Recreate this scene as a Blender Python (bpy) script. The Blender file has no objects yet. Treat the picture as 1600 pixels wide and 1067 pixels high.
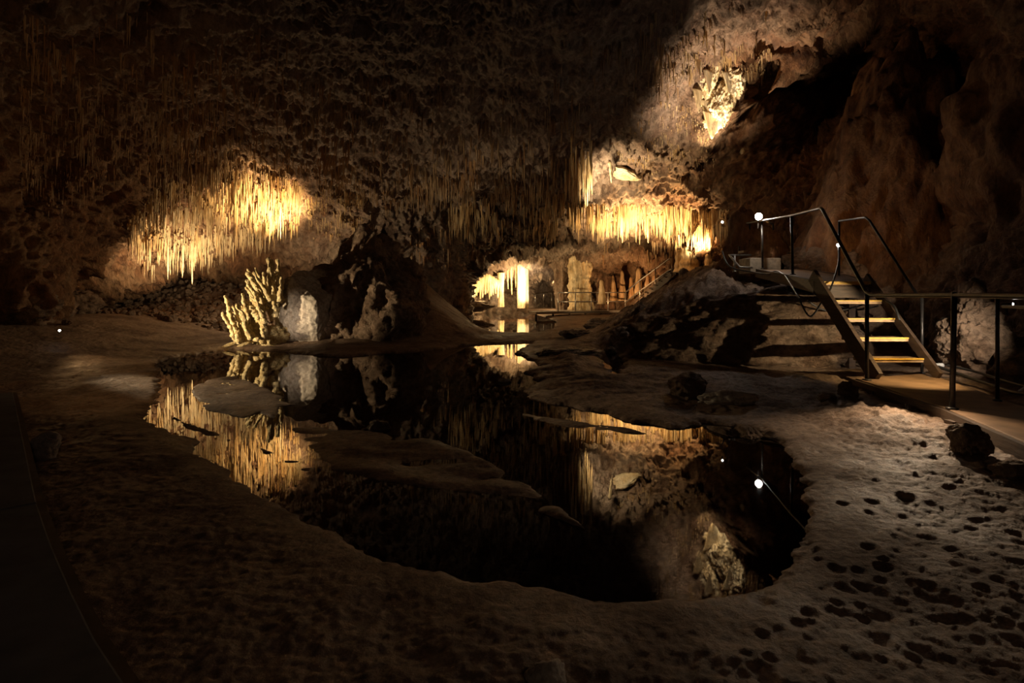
import bpy, bmesh, math, random
import numpy as np
from mathutils import Vector, Matrix

random.seed(7)
rng = np.random.default_rng(11)
SC = bpy.context.scene
COL = SC.collection
F, HOR, CAMZ = 820.0, 455.0, 1.2      # lens in pixels of a 1600 px frame, horizon row, eye height over the water


def at(px, py, d):
    return np.array([(px - 800.0) / F * d, d, CAMZ - (py - HOR) / F * d])


def gpt(px, py, z=0.0):
    d = (CAMZ - z) * F / (py - HOR)
    return ((px - 800.0) / F * d, d)


# ------------------------------------------------------------------ noise
_perm = np.random.default_rng(5).permutation(256)
_perm = np.concatenate([_perm, _perm, _perm])
_g = np.random.default_rng(6).normal(size=(256, 3))
_g /= np.linalg.norm(_g, axis=1)[:, None]


def perlin(p):
    p = np.asarray(p, dtype=np.float64)
    i = np.floor(p).astype(np.int64)
    f = p - i
    i &= 255
    u = f * f * f * (f * (f * 6 - 15) + 10)
    out = 0
    for dx in (0, 1):
        wx = u[:, 0] if dx else 1 - u[:, 0]
        for dy in (0, 1):
            wy = u[:, 1] if dy else 1 - u[:, 1]
            for dz in (0, 1):
                wz = u[:, 2] if dz else 1 - u[:, 2]
                h = _perm[_perm[_perm[(i[:, 0] + dx) & 255] + ((i[:, 1] + dy) & 255)] + ((i[:, 2] + dz) & 255)]
                g = _g[h]
                out = out + wx * wy * wz * (g[:, 0] * (f[:, 0] - dx) + g[:, 1] * (f[:, 1] - dy) + g[:, 2] * (f[:, 2] - dz))
    return out * 1.5


def fbm(p, octv=4, gain=0.5):
    a, s, o = 1.0, 1.0, 0
    for k in range(octv):
        o = o + a * perlin(p * s + 17.3 * k)
        a *= gain
        s *= 2.07
    return o


def ridged(p, octv=4, gain=0.5):
    a, s, o = 1.0, 1.0, 0
    for k in range(octv):
        o = o + a * (0.5 - np.abs(perlin(p * s + 31.7 * k)))
        a *= gain
        s *= 2.07
    return o


def sstep(a, b, x):
    t = np.clip((x - a) / (b - a), 0, 1)
    return t * t * (3 - 2 * t)


# ------------------------------------------------------------------ object helpers
def tag(o, label=None, cat=None, group=None, kind=None):
    if label: o['label'] = label
    if cat: o['category'] = cat
    if group: o['group'] = group
    if kind: o['kind'] = kind
    return o


def link(o, parent=None):
    COL.objects.link(o)
    if parent is not None:
        o.parent = parent
        o.matrix_parent_inverse = Matrix.Translation(-Vector(parent.location))
    return o


def npmesh(name, v, f, mat, parent=None, smooth=True):
    """f: (n,4) or (n,3) array, or list of lists"""
    me = bpy.data.meshes.new(name)
    v = np.asarray(v, dtype=np.float32)
    if isinstance(f, np.ndarray):
        n, k = f.shape
        me.vertices.add(len(v)); me.vertices.foreach_set('co', v.ravel())
        me.loops.add(n * k); me.loops.foreach_set('vertex_index', f.astype(np.int32).ravel())
        me.polygons.add(n)
        me.polygons.foreach_set('loop_start', np.arange(0, n * k, k, dtype=np.int32))
        me.polygons.foreach_set('loop_total', np.full(n, k, dtype=np.int32))
        me.update(calc_edges=True); me.validate()
    else:
        me.from_pydata([tuple(map(float, a)) for a in v], [], f)
        me.update()
    me.polygons.foreach_set('use_smooth', [smooth] * len(me.polygons))
    me.materials.append(mat)
    o = bpy.data.objects.new(name, me)
    return link(o, parent)


def thing(name, loc, label, cat, group=None):
    o = bpy.data.objects.new(name, None)
    o.empty_display_size = 0.1
    o.location = tuple(map(float, loc))
    COL.objects.link(o)
    return tag(o, label, cat, group)


class MB:
    def __init__(self): self.v, self.f = [], []

    def add(self, v, f):
        b = len(self.v)
        self.v += [tuple(map(float, a)) for a in v]
        self.f += [[b + i for i in q] for q in f]

    def prism(self, poly, z0, z1):
        """poly: list of (x,y) or (x,y,zoff)"""
        n = len(poly)
        lo = [(p[0], p[1], z0 + (p[2] if len(p) > 2 else 0)) for p in poly]
        hi = [(p[0], p[1], z1 + (p[2] if len(p) > 2 else 0)) for p in poly]
        area = sum(poly[i][0] * poly[(i + 1) % n][1] - poly[(i + 1) % n][0] * poly[i][1] for i in range(n))
        fs = [list(range(n))[::-1], list(range(n, 2 * n))] + [[i, (i + 1) % n, n + (i + 1) % n, n + i] for i in range(n)]
        if area < 0: fs = [q[::-1] for q in fs]
        self.add(lo + hi, fs)

    def beam(self, a, b, w, h, up=(0, 0, 1)):
        a, b, up = Vector(a), Vector(b), Vector(up)
        d = (b - a).normalized()
        s = d.cross(up).normalized()
        u = s.cross(d).normalized()
        v = [p + s * (sx * w / 2) + u * (sz * h / 2) for p in (a, b) for sx, sz in ((-1, -1), (1, -1), (1, 1), (-1, 1))]
        self.add(v, [[0, 1, 2, 3], [7, 6, 5, 4], [0, 4, 5, 1], [1, 5, 6, 2], [2, 6, 7, 3], [3, 7, 4, 0]])

    def tube(self, pts, r, n=10, caps=True):
        pts = [Vector(p) for p in pts]
        rs = r if isinstance(r, (list, tuple)) else [r] * len(pts)
        rings = []
        ref = None
        for i, p in enumerate(pts):
            if i == 0: d = pts[1] - pts[0]
            elif i == len(pts) - 1: d = pts[-1] - pts[-2]
            else: d = (pts[i + 1] - p).normalized() + (p - pts[i - 1]).normalized()
            d.normalize()
            if ref is None:
                ref = Vector((0, 0, 1)) if abs(d.z) < 0.9 else Vector((1, 0, 0))
            s = d.cross(ref).normalized(); u = s.cross(d).normalized(); ref = u
            rings.append([p + (s * math.cos(2 * math.pi * k / n) + u * math.sin(2 * math.pi * k / n)) * rs[i] for k in range(n)])
        v = [q for rg in rings for q in rg]
        f = []
        for i in range(len(pts) - 1):
            for k in range(n):
                k2 = (k + 1) % n
                f.append([i * n + k, i * n + k2, (i + 1) * n + k2, (i + 1) * n + k])
        if caps:
            f.append(list(range(n))[::-1]); f.append([(len(pts) - 1) * n + k for k in range(n)])
        self.add(v, f)

    def lathe(self, prof, c, n=16):
        v = []
        for r, z in prof:
            v += [(c[0] + r * math.cos(2 * math.pi * k / n), c[1] + r * math.sin(2 * math.pi * k / n), c[2] + z) for k in range(n)]
        f = []
        for i in range(len(prof) - 1):
            for k in range(n):
                k2 = (k + 1) % n
                f.append([i * n + k, i * n + k2, (i + 1) * n + k2, (i + 1) * n + k])
        f.append(list(range(n))[::-1]); f.append([(len(prof) - 1) * n + k for k in range(n)])
        self.add(v, f)

    def build(self, name, mat, parent=None, smooth=False, bevel=0.0):
        me = bpy.data.meshes.new(name)
        me.from_pydata(self.v, [], self.f); me.update()
        bm = bmesh.new(); bm.from_mesh(me)
        bmesh.ops.recalc_face_normals(bm, faces=bm.faces[:])
        if bevel > 0:
            bmesh.ops.bevel(bm, geom=bm.edges[:], offset=bevel, segments=2, affect='EDGES', profile=0.6, clamp_overlap=True)
        bm.to_mesh(me); bm.free()
        me.polygons.foreach_set('use_smooth', [smooth] * len(me.polygons))
        me.materials.append(mat)
        return link(bpy.data.objects.new(name, me), parent)


# ------------------------------------------------------------------ materials
def rock_mat(name, cols, scale=1.2, bump=0.5, bscale=14, rough=0.8, zst=1.0, spec=0.3, rough2=None, bdist=0.06, side=None):
    m = bpy.data.materials.new(name); m.use_nodes = True
    nt = m.node_tree; N, L = nt.nodes, nt.links
    bs = N['Principled BSDF']
    geo = N.new('ShaderNodeNewGeometry')
    mp = N.new('ShaderNodeMapping'); mp.inputs['Scale'].default_value = (1, 1, zst)
    L.new(geo.outputs['Position'], mp.inputs['Vector'])
    n1 = N.new('ShaderNodeTexNoise'); n1.inputs['Scale'].default_value = scale; n1.inputs['Detail'].default_value = 9; n1.inputs['Roughness'].default_value = 0.62
    L.new(mp.outputs[0], n1.inputs['Vector'])
    cr = N.new('ShaderNodeValToRGB')
    els = cr.color_ramp.elements
    n = len(cols)
    while len(els) < n: els.new(0.5)
    for i, c in enumerate(cols):
        els[i].position = 0.30 + 0.40 * i / (n - 1); els[i].color = (*c, 1)
    L.new(n1.outputs['Fac'], cr.inputs['Fac'])
    base = cr.outputs['Color']
    if side:                                   # the stone turns from grey tan to rust towards both flanks of the cave
        cr2 = N.new('ShaderNodeValToRGB'); e2 = cr2.color_ramp.elements
        while len(e2) < len(side): e2.new(0.5)
        for i, c in enumerate(side):
            e2[i].position = 0.30 + 0.40 * i / (len(side) - 1); e2[i].color = (*c, 1)
        L.new(n1.outputs['Fac'], cr2.inputs['Fac'])
        sx = N.new('ShaderNodeSeparateXYZ'); L.new(geo.outputs['Position'], sx.inputs[0])
        nl = N.new('ShaderNodeTexNoise'); nl.inputs['Scale'].default_value = 0.45; nl.inputs['Detail'].default_value = 6
        L.new(geo.outputs['Position'], nl.inputs['Vector'])
        wob_ = N.new('ShaderNodeMath'); wob_.operation = 'MULTIPLY_ADD'; wob_.inputs[1].default_value = 7.0
        L.new(nl.outputs['Fac'], wob_.inputs[0]); L.new(sx.outputs['X'], wob_.inputs[2])
        sb = N.new('ShaderNodeMath'); sb.operation = 'SUBTRACT'; sb.inputs[1].default_value = 2.9
        L.new(wob_.outputs[0], sb.inputs[0])
        ab = N.new('ShaderNodeMath'); ab.operation = 'ABSOLUTE'; L.new(sb.outputs[0], ab.inputs[0])
        m2 = N.new('ShaderNodeMapRange'); m2.inputs[1].default_value = 3.2; m2.inputs[2].default_value = 8.5
        L.new(ab.outputs[0], m2.inputs[0])
        mxs = N.new('ShaderNodeMix'); mxs.data_type = 'RGBA'
        L.new(m2.outputs[0], mxs.inputs['Factor']); L.new(cr.outputs['Color'], mxs.inputs[6]); L.new(cr2.outputs['Color'], mxs.inputs[7])
        base = mxs.outputs[2]
    n2 = N.new('ShaderNodeTexNoise'); n2.inputs['Scale'].default_value = bscale; n2.inputs['Detail'].default_value = 8; n2.inputs['Roughness'].default_value = 0.68
    L.new(mp.outputs[0], n2.inputs['Vector'])
    vo = N.new('ShaderNodeTexVoronoi'); vo.inputs['Scale'].default_value = bscale * 0.45
    L.new(mp.outputs[0], vo.inputs['Vector'])
    ad = N.new('ShaderNodeMath'); ad.operation = 'MULTIPLY_ADD'; ad.inputs[1].default_value = 0.18
    L.new(vo.outputs['Distance'], ad.inputs[0]); L.new(n2.outputs['Fac'], ad.inputs[2])
    bp = N.new('ShaderNodeBump'); bp.inputs['Strength'].default_value = bump; bp.inputs['Distance'].default_value = bdist
    L.new(ad.outputs[0], bp.inputs['Height'])
    L.new(bp.outputs[0], bs.inputs['Normal'])
    # fine mottling, darker where the bump noise dips
    mx = N.new('ShaderNodeMix'); mx.data_type = 'RGBA'; mx.blend_type = 'MULTIPLY'
    mr = N.new('ShaderNodeMapRange'); mr.inputs[1].default_value = 0.3; mr.inputs[2].default_value = 0.62; mr.inputs[3].default_value = 0.25; mr.inputs[4].default_value = 1.15
    L.new(n2.outputs['Fac'], mr.inputs[0])
    mx.inputs['Factor'].default_value = 0.8
    L.new(base, mx.inputs[6]); L.new(mr.outputs[0], mx.inputs[7])
    L.new(mx.outputs[2], bs.inputs['Base Color'])
    bs.inputs['Specular IOR Level'].default_value = spec
    if rough2 is None:
        bs.inputs['Roughness'].default_value = rough
    else:
        r = N.new('ShaderNodeMapRange'); r.inputs[1].default_value = 0.35; r.inputs[2].default_value = 0.65
        r.inputs[3].default_value = rough; r.inputs[4].default_value = rough2
        L.new(n1.outputs['Fac'], r.inputs[0]); L.new(r.outputs[0], bs.inputs['Roughness'])
    return m


def flat_mat(name, c, rough=0.5, metal=0.0, nz=0.25, scale=20, bump=0.1, sx=(1, 1, 1)):
    m = bpy.data.materials.new(name); m.use_nodes = True
    nt = m.node_tree; N, L = nt.nodes, nt.links
    bs = N['Principled BSDF']
    geo = N.new('ShaderNodeNewGeometry')
    mp = N.new('ShaderNodeMapping'); mp.inputs['Scale'].default_value = sx
    L.new(geo.outputs['Position'], mp.inputs['Vector'])
    n1 = N.new('ShaderNodeTexNoise'); n1.inputs['Scale'].default_value = scale; n1.inputs['Detail'].default_value = 6
    L.new(mp.outputs[0], n1.inputs['Vector'])
    cr = N.new('ShaderNodeValToRGB')
    cr.color_ramp.elements[0].position = 0.3; cr.color_ramp.elements[1].position = 0.7
    cr.color_ramp.elements[0].color = (*[x * (1 - nz) for x in c], 1); cr.color_ramp.elements[1].color = (*[min(1, x * (1 + nz)) for x in c], 1)
    L.new(n1.outputs['Fac'], cr.inputs['Fac']); L.new(cr.outputs[0], bs.inputs['Base Color'])
    bs.inputs['Roughness'].default_value = rough; bs.inputs['Metallic'].default_value = metal
    bp = N.new('ShaderNodeBump'); bp.inputs['Strength'].default_value = bump; bp.inputs['Distance'].default_value = 0.02
    L.new(n1.outputs['Fac'], bp.inputs['Height']); L.new(bp.outputs[0], bs.inputs['Normal'])
    return m


def emit_mat(name, c, s):
    m = bpy.data.materials.new(name); m.use_nodes = True
    bs = m.node_tree.nodes['Principled BSDF']
    bs.inputs['Base Color'].default_value = (*c, 1)
    bs.inputs['Emission Color'].default_value = (*c, 1); bs.inputs['Emission Strength'].default_value = s
    return m


M = {}
M['shell'] = rock_mat('cave_limestone', [(.10, .058, .038), (.25, .165, .115), (.36, .27, .20), (.19, .11, .07)], 1.1, 1.0, 6, .85, .6, bdist=.22,
                      side=[(.09, .036, .015), (.22, .10, .042), (.30, .165, .08), (.16, .07, .03)])
M['mud'] = rock_mat('damp_mud', [(.10, .058, .036), (.19, .122, .08), (.26, .178, .122), (.15, .09, .06)], 1.6, 0.5, 22, .85, 1.0, .25, .5)
M['boulder'] = rock_mat('brown_boulder_stone', [(.09, .05, .028), (.19, .115, .068), (.28, .19, .125), (.15, .085, .048)], 2.0, 1.0, 8, .85, bdist=.14)
M['pale'] = rock_mat('pale_boulder_stone', [(.22, .17, .13), (.36, .30, .24), (.45, .39, .32), (.28, .21, .15)], 2.4, 0.5, 18, .85, bdist=.03)
M['outcrop'] = rock_mat('rust_outcrop_stone', [(.09, .036, .015), (.20, .092, .04), (.30, .155, .072), (.14, .06, .026)], 1.6, 1.0, 6, .85, .55, bdist=.22)
M['slope'] = rock_mat('wet_dark_flowstone', [(.07, .04, .025), (.15, .09, .055), (.22, .15, .10), (.10, .06, .035)], 2.2, 0.9, 9, .6, 1.0, .5, .3, bdist=.12)
M['cream'] = rock_mat('cream_calcite', [(.50, .34, .16), (.66, .50, .28), (.72, .60, .40), (.58, .40, .19)], 2.5, 0.6, 14, .55, .25, .4)
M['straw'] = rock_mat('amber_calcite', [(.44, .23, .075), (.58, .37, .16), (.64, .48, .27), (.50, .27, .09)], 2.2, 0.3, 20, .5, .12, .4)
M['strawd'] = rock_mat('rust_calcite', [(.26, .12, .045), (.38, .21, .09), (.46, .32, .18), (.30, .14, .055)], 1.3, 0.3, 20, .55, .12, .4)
M['spiky'] = rock_mat('ochre_coral_calcite', [(.42, .28, .11), (.58, .43, .20), (.66, .52, .28), (.46, .31, .13)], 6, 0.9, 30, .7, .8)
M['metal'] = flat_mat('dark_painted_steel', (.045, .04, .036), .38, .6, .3, 30, .05)
M['galv'] = flat_mat('galvanised_steel', (.28, .26, .24), .35, .8, .25, 30, .05)
M['deck'] = flat_mat('worn_brown_concrete', (.20, .12, .065), .6, 0, .35, 5, .15)
M['deckgrey'] = flat_mat('dark_grey_concrete', (.075, .08, .092), .75, 0, .3, 7, .2)
M['fascia'] = flat_mat('dark_timber', (.055, .032, .018), .6, 0, .4, 6, .3, (1, 1, 6))
M['tread'] = flat_mat('worn_timber_tread', (.30, .19, .095), .55, 0, .35, 14, .25, (1, 5, 1))
M['yellow'] = flat_mat('yellow_step_edge', (.50, .29, .035), .5, 0, .3, 30, .1)
M['stone'] = flat_mat('sandy_concrete', (.30, .24, .17), .8, 0, .35, 10, .4)
M['cable'] = flat_mat('black_rubber', (.018, .017, .016), .42, 0, .2, 20, .05)
M['pipe'] = flat_mat('grey_plastic', (.42, .42, .42), .4, 0, .1, 20, .02)
M['lamp'] = emit_mat('white_lamp_lens', (1.0, .93, .85), 60)
M['lampsm'] = emit_mat('small_lamp_lens', (1.0, .93, .85), 14)
M['lampwarm'] = emit_mat('warm_lamp_lens', (1.0, .70, .34), 18)

w = bpy.data.materials.new('still_water'); w.use_nodes = True
nt = w.node_tree; N, L = nt.nodes, nt.links
N.remove(N['Principled BSDF'])
fr = N.new('ShaderNodeFresnel'); fr.inputs['IOR'].default_value = 1.36
gl = N.new('ShaderNodeBsdfGlossy'); gl.inputs['Roughness'].default_value = 0.012; gl.inputs['Color'].default_value = (1, 1, 1, 1)
tr = N.new('ShaderNodeBsdfTransparent'); tr.inputs['Color'].default_value = (.50, .33, .20, 1)
ms = N.new('ShaderNodeMixShader')
nz = N.new('ShaderNodeTexNoise'); nz.inputs['Scale'].default_value = 2.2; nz.inputs['Detail'].default_value = 2
geo = N.new('ShaderNodeNewGeometry'); L.new(geo.outputs['Position'], nz.inputs['Vector'])
bp = N.new('ShaderNodeBump'); bp.inputs['Strength'].default_value = 0.02; bp.inputs['Distance'].default_value = 0.02
L.new(nz.outputs['Fac'], bp.inputs['Height']); L.new(bp.outputs[0], gl.inputs['Normal']); L.new(bp.outputs[0], fr.inputs['Normal'])
L.new(fr.outputs[0], ms.inputs[0]); L.new(tr.outputs[0], ms.inputs[1]); L.new(gl.outputs[0], ms.inputs[2])
L.new(ms.outputs[0], N['Material Output'].inputs['Surface'])
M['water'] = w

# ------------------------------------------------------------------ ground
POOL = [(365, 546), (310, 552), (255, 561), (238, 573), (243, 592), (250, 612), (238, 632), (222, 655), (244, 671), (309, 692), (303, 710), (357, 736), (378, 759),
        (402, 775), (443, 793), (463, 807), (524, 836), (597, 881), (690, 898), (740, 912), (800, 915), (870, 930), (930, 943), (985, 938), (1080, 938),
        (1150, 930), (1205, 912), (1240, 880), (1256, 840), (1268, 808), (1256, 775), (1248, 738), (1235, 708), (1215, 690), (1192, 672), (1150, 665),
        (1100, 663), (1050, 668), (990, 661), (950, 648), (915, 641), (868, 633), (832, 623), (822, 607), (842, 598), (832, 588), (812, 583),
        (842, 574), (838, 566), (806, 553), (832, 535), (720, 540), (690, 546), (600, 552), (540, 558), (500, 556), (440, 549)]
FARPOOL = [(768, 521), (735, 505), (712, 495), (700, 489), (740, 484), (790, 482), (822, 486), (850, 495), (872, 503), (866, 514), (835, 521)]
SIDEPOOL = [(928, 552), (960, 549), (978, 562), (970, 588), (952, 584), (940, 566)]
ISL = [[(297, 606), (330, 592), (372, 588), (400, 600), (430, 612), (466, 634), (440, 636), (428, 655), (405, 645), (380, 655), (352, 648), (318, 640), (303, 622)],
       [(272, 653), (300, 664), (345, 676), (372, 682), (360, 690), (330, 684), (295, 671)],
       [(397, 694), (425, 708), (455, 716), (480, 722), (497, 730), (483, 741), (455, 730), (420, 715)],
       [(452, 667), (510, 668), (600, 678), (690, 690), (745, 712), (790, 735), (850, 775), (920, 830), (860, 806), (780, 775), (680, 765), (590, 750), (520, 735), (480, 700)],
       [(805, 645), (850, 651), (920, 660), (985, 670), (1030, 681), (960, 676), (900, 671), (850, 660)]]


def sdist(poly, x, y):
    P = np.array([gpt(*q) for q in poly])
    Q = np.roll(P, -1, axis=0)
    best = np.full(x.shape, 1e9); ins = np.zeros(x.shape, bool)
    for a, b in zip(P, Q):
        e = b - a
        t = np.clip(((x - a[0]) * e[0] + (y - a[1]) * e[1]) / max(1e-12, e @ e), 0, 1)
        best = np.minimum(best, (x - a[0] - t * e[0]) ** 2 + (y - a[1] - t * e[1]) ** 2)
        c = ((a[1] > y) != (b[1] > y))
        if b[1] != a[1]:
            ins ^= c & (x < (b[0] - a[0]) * (y - a[1]) / (b[1] - a[1]) + a[0])
    d = np.sqrt(best)
    return np.where(ins, -d, d)


PITS = []
_pr = np.random.default_rng(3)
for k in range(130):
    px = _pr.uniform(1180, 1640); py = _pr.uniform(640, 1060)
    X, Y = gpt(px, py, .05)
    PITS.append((X, Y, _pr.uniform(.012, .034) * (1 if k % 7 else 2.0), _pr.uniform(.006, .018)))


def zground(x, y, detail=True):
    shp = x.shape
    x = x.ravel().astype(float); y = y.ravel().astype(float)
    p2 = np.stack([x, y, np.zeros_like(x)], 1)
    s = sdist(POOL, x, y)
    s = np.minimum(s, sdist(FARPOOL, x, y)); s = np.minimum(s, sdist(SIDEPOOL, x, y))
    sp = s.copy()
    si = np.full(x.shape, 1e9)
    for q in ISL:
        si = np.minimum(si, sdist(q, x, y))
    rag = (.05 * fbm(p2 * 3.0, 4) + .030 * perlin(p2 * 11) + .016 * perlin(p2 * 31)) * np.clip(y / 4, .6, 2.2)
    s = s + rag
    fl = fbm(p2 * np.array([2.2, 3.6, 1]), 4)
    n_a = fbm(p2 * 1.4, 3); n_b = fbm(p2 * 7.0, 4, .55)
    out = .032 * (1 - np.exp(-np.clip(s, 0, None) / .035)) + .055 * (1 - np.exp(-np.clip(s, 0, None) / .8))
    z = np.where(s > 0, out + (.024 * n_a + .009 * n_b + .006 * fbm(p2 * 22, 3, .6)) * sstep(0, .4, s), -.30 * (1 - np.exp(np.clip(s, None, 0) / .5)))
    isl = .016 * (1 - np.exp(-np.clip(-si - .3 * rag, 0, None) / .05)) + .016 * fl + .030 * np.minimum(0, perlin(p2 * np.array([2.6, 5.5, 1]) + 3.3) + .12) - .002
    z = np.where((sp < 0) & (si + .3 * rag < 0), np.maximum(z, isl), z)
    land = sstep(0.0, 1.0, s)
    # bank under the left wall and the rubble bank at the back left
    z = z + land * .55 * sstep(6.6, 10.5, -x) * (1 - sstep(13, 17, y))
    rub = sstep(-4.2, -6.0, x) * sstep(14.0, 21.0, y)
    z = z + rub * (1.9 + .0 * x) + sstep(-4.2, -6, x) * sstep(13.4, 15, y) * (.22 * ridged(p2 * 2.6, 3) + .05 * n_b)
    # mound beside the big boulder
    def hump(cx, cy, h, sx, sy, rot=0.0):
        c, sn = math.cos(rot), math.sin(rot)
        u = (x - cx) * c + (y - cy) * sn; v = -(x - cx) * sn + (y - cy) * c
        return h * np.exp(-(u / sx) ** 2 - (v / sy) ** 2)
    l2 = sstep(0.0, .7, s)
    z = z + l2 * hump(-3.6, 16.6, 1.75, 1.7, 2.6) + l2 * hump(-2.3, 13.9, .38, 1.1, 1.3) + l2 * hump(-5.0, 12.2, .12, 1.5, .8)
    # banks beyond the far pool
    z = z + l2 * sstep(25.5, 29, y) * np.where(x < 1.0, .26, .02) + l2 * hump(-1.9, 25.5, .55, .9, 1.6)
    # rocky slope on the right climbing to the upper platform
    g = sstep(.9, 6.2, x - .12 * (y - 11)) * sstep(9.0, 11.0, y) * (1 - sstep(14.2, 18, y))
    zz = 2.1 * g
    z = z + l2 * zz + l2 * (g > .0) * sstep(.0, .25, g) * (.30 * ridged(p2 * np.array([1.1, 2.0, 1]), 4) + .05 * n_b - .12)
    z = z + l2 * sstep(1.4, 2.6, x) * sstep(5.2, 6.4, y) * (1 - sstep(6.6, 7.6, y)) * (.02 + .07 * ridged(p2 * 2.0, 3))
    # dark ledges of the promontory between the pools
    pr = hump(1.35, 8.4, 1.0, 1.2, 2.6, -.25)
    z = z + l2 * pr * (.02 + .10 * ridged(p2 * np.array([1.2, 3.0, 1]), 4))
    cor = sstep(3.4, 4.0, x - .2 * (y - 7)) * (1 - sstep(6.2, 6.9, x)) * sstep(6.4, 7.2, y) * (1 - sstep(13.5, 15, y))
    cap = .95 + .10 * (y - 7.2) + .06 * n_b
    z = np.where(z > cap, z * (1 - cor) + cap * cor, z)
    # behind the right hand deck
    z = z + sstep(4.4, 6.0, x - .2 * (y - 4)) * (1 - sstep(6.4, 8, y)) * .35
    # clods along the deck edge
    z = z + l2 * hump(3.25, 4.6, .07, .4, 1.0, -.2) * (1 + .5 * n_b) + l2 * hump(3.0, 4.2, .022, 1.2, 1.8, -.2) * fbm(p2 * 13, 3)
    for (X, Y, r, dp) in PITS:
        m = (np.abs(x - X) < 3 * r) & (np.abs(y - Y) < 3 * r) & (s > .05)
        if m.any():
            q = ((x[m] - X) ** 2 + (y[m] - Y) ** 2) / (r * r)
            z[m] = z[m] - dp * np.exp(-q) + .25 * dp * np.exp(-(np.sqrt(q) - 1.5) ** 2 / .15)
    return z.reshape(shp)


def zg(x, y):
    return float(zground(np.array([float(x)]), np.array([float(y)]))[0])


ys = np.concatenate([np.linspace(-6, 1.2, 40)[:-1], np.geomspace(1.2, 46, 760)])
ts = np.linspace(-1, 1, 900)
Y = np.repeat(ys[:, None], 900, 1)
X = (2.6 + 1.12 * np.clip(Y, 0, None) + 6.5 * sstep(1.2, -1, Y)) * ts[None, :]
Z = zground(X, Y)
V = np.stack([X, Y, Z], -1).reshape(-1, 3)
nr, nc = X.shape
ii = (np.arange(nr - 1)[:, None] * nc + np.arange(nc - 1)[None, :]).ravel()
Fq = np.stack([ii, ii + 1, ii + nc + 1, ii + nc], 1)
ground = tag(npmesh('floor', V, Fq, M['mud']), 'damp brown mud cave floor around the dark pool', 'floor', kind='structure')

mbw = MB()
mbw.add([(-12, 1.3, 0), (8, 1.3, 0), (14, 32, 0), (-14, 32, 0)], [[0, 1, 2, 3]])
water = tag(mbw.build('pool_water', M['water']), 'still dark pool mirroring the lit cave ceiling', 'water', kind='structure')

# ------------------------------------------------------------------ cave shell
C0 = np.array([0.0, 9.0, 1.0])
CP = []
def row(py, pairs):
    for px, d in pairs: CP.append(at(px, py, d))
row(-60, [(0, 6.3), (400, 8), (800, 8.4), (1200, 10.5), (1500, 9)])
row(0, [(0, 7), (200, 8), (400, 9), (600, 9.5), (800, 9.5), (1000, 10), (1100, 11.5), (1200, 12.2), (1262, 16), (1400, 14), (1600, 8.8)])
row(100, [(0, 8), (200, 9.5), (400, 11), (600, 11.5), (800, 11.5), (1000, 12.5), (1100, 14.5), (1180, 15), (1262, 18), (1400, 15), (1600, 9.2)])
row(200, [(0, 9), (200, 11), (400, 13), (600, 13.5), (800, 13.5), (900, 14.2), (1000, 15.5), (1100, 16.8), (1170, 17), (1250, 18), (1400, 13.5), (1600, 9.2)])
row(250, [(0, 9.2), (200, 12), (400, 14.4), (600, 15.2), (800, 15.5), (900, 16), (1000, 17.3), (1100, 17.8), (1200, 17)])
row(300, [(0, 9.5), (150, 12), (250, 14), (400, 15.3), (500, 16), (600, 16.5), (700, 17), (800, 17), (900, 18), (1000, 18.5), (1100, 18), (1180, 16.5), (1300, 14), (1450, 11.5), (1600, 8.6)])
row(340, [(150, 12.5), (250, 14.6), (400, 16), (500, 16.5), (600, 17.4), (700, 18.5), (800, 19.5), (900, 20.3), (1000, 20.3), (1100, 18.8), (1150, 17)])
row(380, [(0, 9.8), (150, 13), (250, 15), (350, 16.8), (450, 16.8), (550, 17), (620, 17.6), (700, 19), (760, 22), (850, 23.5), (950, 24), (1050, 22.5), (1120, 19), (1200, 15), (1300, 13), (1450, 10.5), (1600, 8)])
row(410, [(150, 13), (250, 15.5), (400, 17.5), (600, 17.8), (690, 19), (740, 24.5), (780, 28.5), (850, 29), (900, 28), (1000, 27), (1080, 23)])
row(440, [(0, 10), (100, 12), (200, 17.5), (350, 21), (600, 18.2), (690, 19), (735, 27), (800, 32), (850, 36), (900, 31), (1000, 28), (1100, 22), (1200, 15.5), (1400, 10.5), (1600, 7.6)])
row(475, [(0, 10), (100, 12.6), (250, 21), (350, 22), (640, 18.2), (700, 19.4), (745, 28), (800, 33), (850, 37), (930, 30), (1030, 27), (1130, 21)])
row(560, [(1550, 6.6), (1600, 6.2)])
row(50, [(1222, 13), (1252, 18.5), (1300, 19), (1350, 18)])
row(130, [(1212, 15), (1246, 20), (1300, 19.5)])
row(200, [(1290, 18.5)])
for q in [(-9.5, 0, 1.5), (-9.6, 4, 1.5), (-8.6, 4, 4), (-6.4, 3, 5.6), (0, 0, 7), (0, 5, 7.0), (5, 4, 7.2), (8, 4, 5), (8.2, 2, 2), (8, 0, 2), (0, -5, 2), (6, -5, 3), (-6, -5, 3),
          (0, -4, 5.4), (0, 9, 6.7), (4, 9, 7.6), (-5, 8, 5.9), (-12.5, 10, 1), (-13, 14, 1), (7.2, 5, 1), (8, 8, 2), (8, 8, 5.5), (-11, 10, 3.6), (0, 3, 7.2)]:
    CP.append(np.array(q, float))
CP = np.array(CP)
D = CP - C0
R = np.linalg.norm(D, axis=1); U = D / R[:, None]
K = np.linalg.norm(U[:, None] - U[None], axis=2)
K = -K + 0.0
n = len(R)
A = np.zeros((n + 1, n + 1)); A[:n, :n] = K - .004 * np.eye(n); A[:n, n] = 1; A[n, :n] = 1
sol = np.linalg.solve(A, np.concatenate([1 / R, [0]]))


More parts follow.
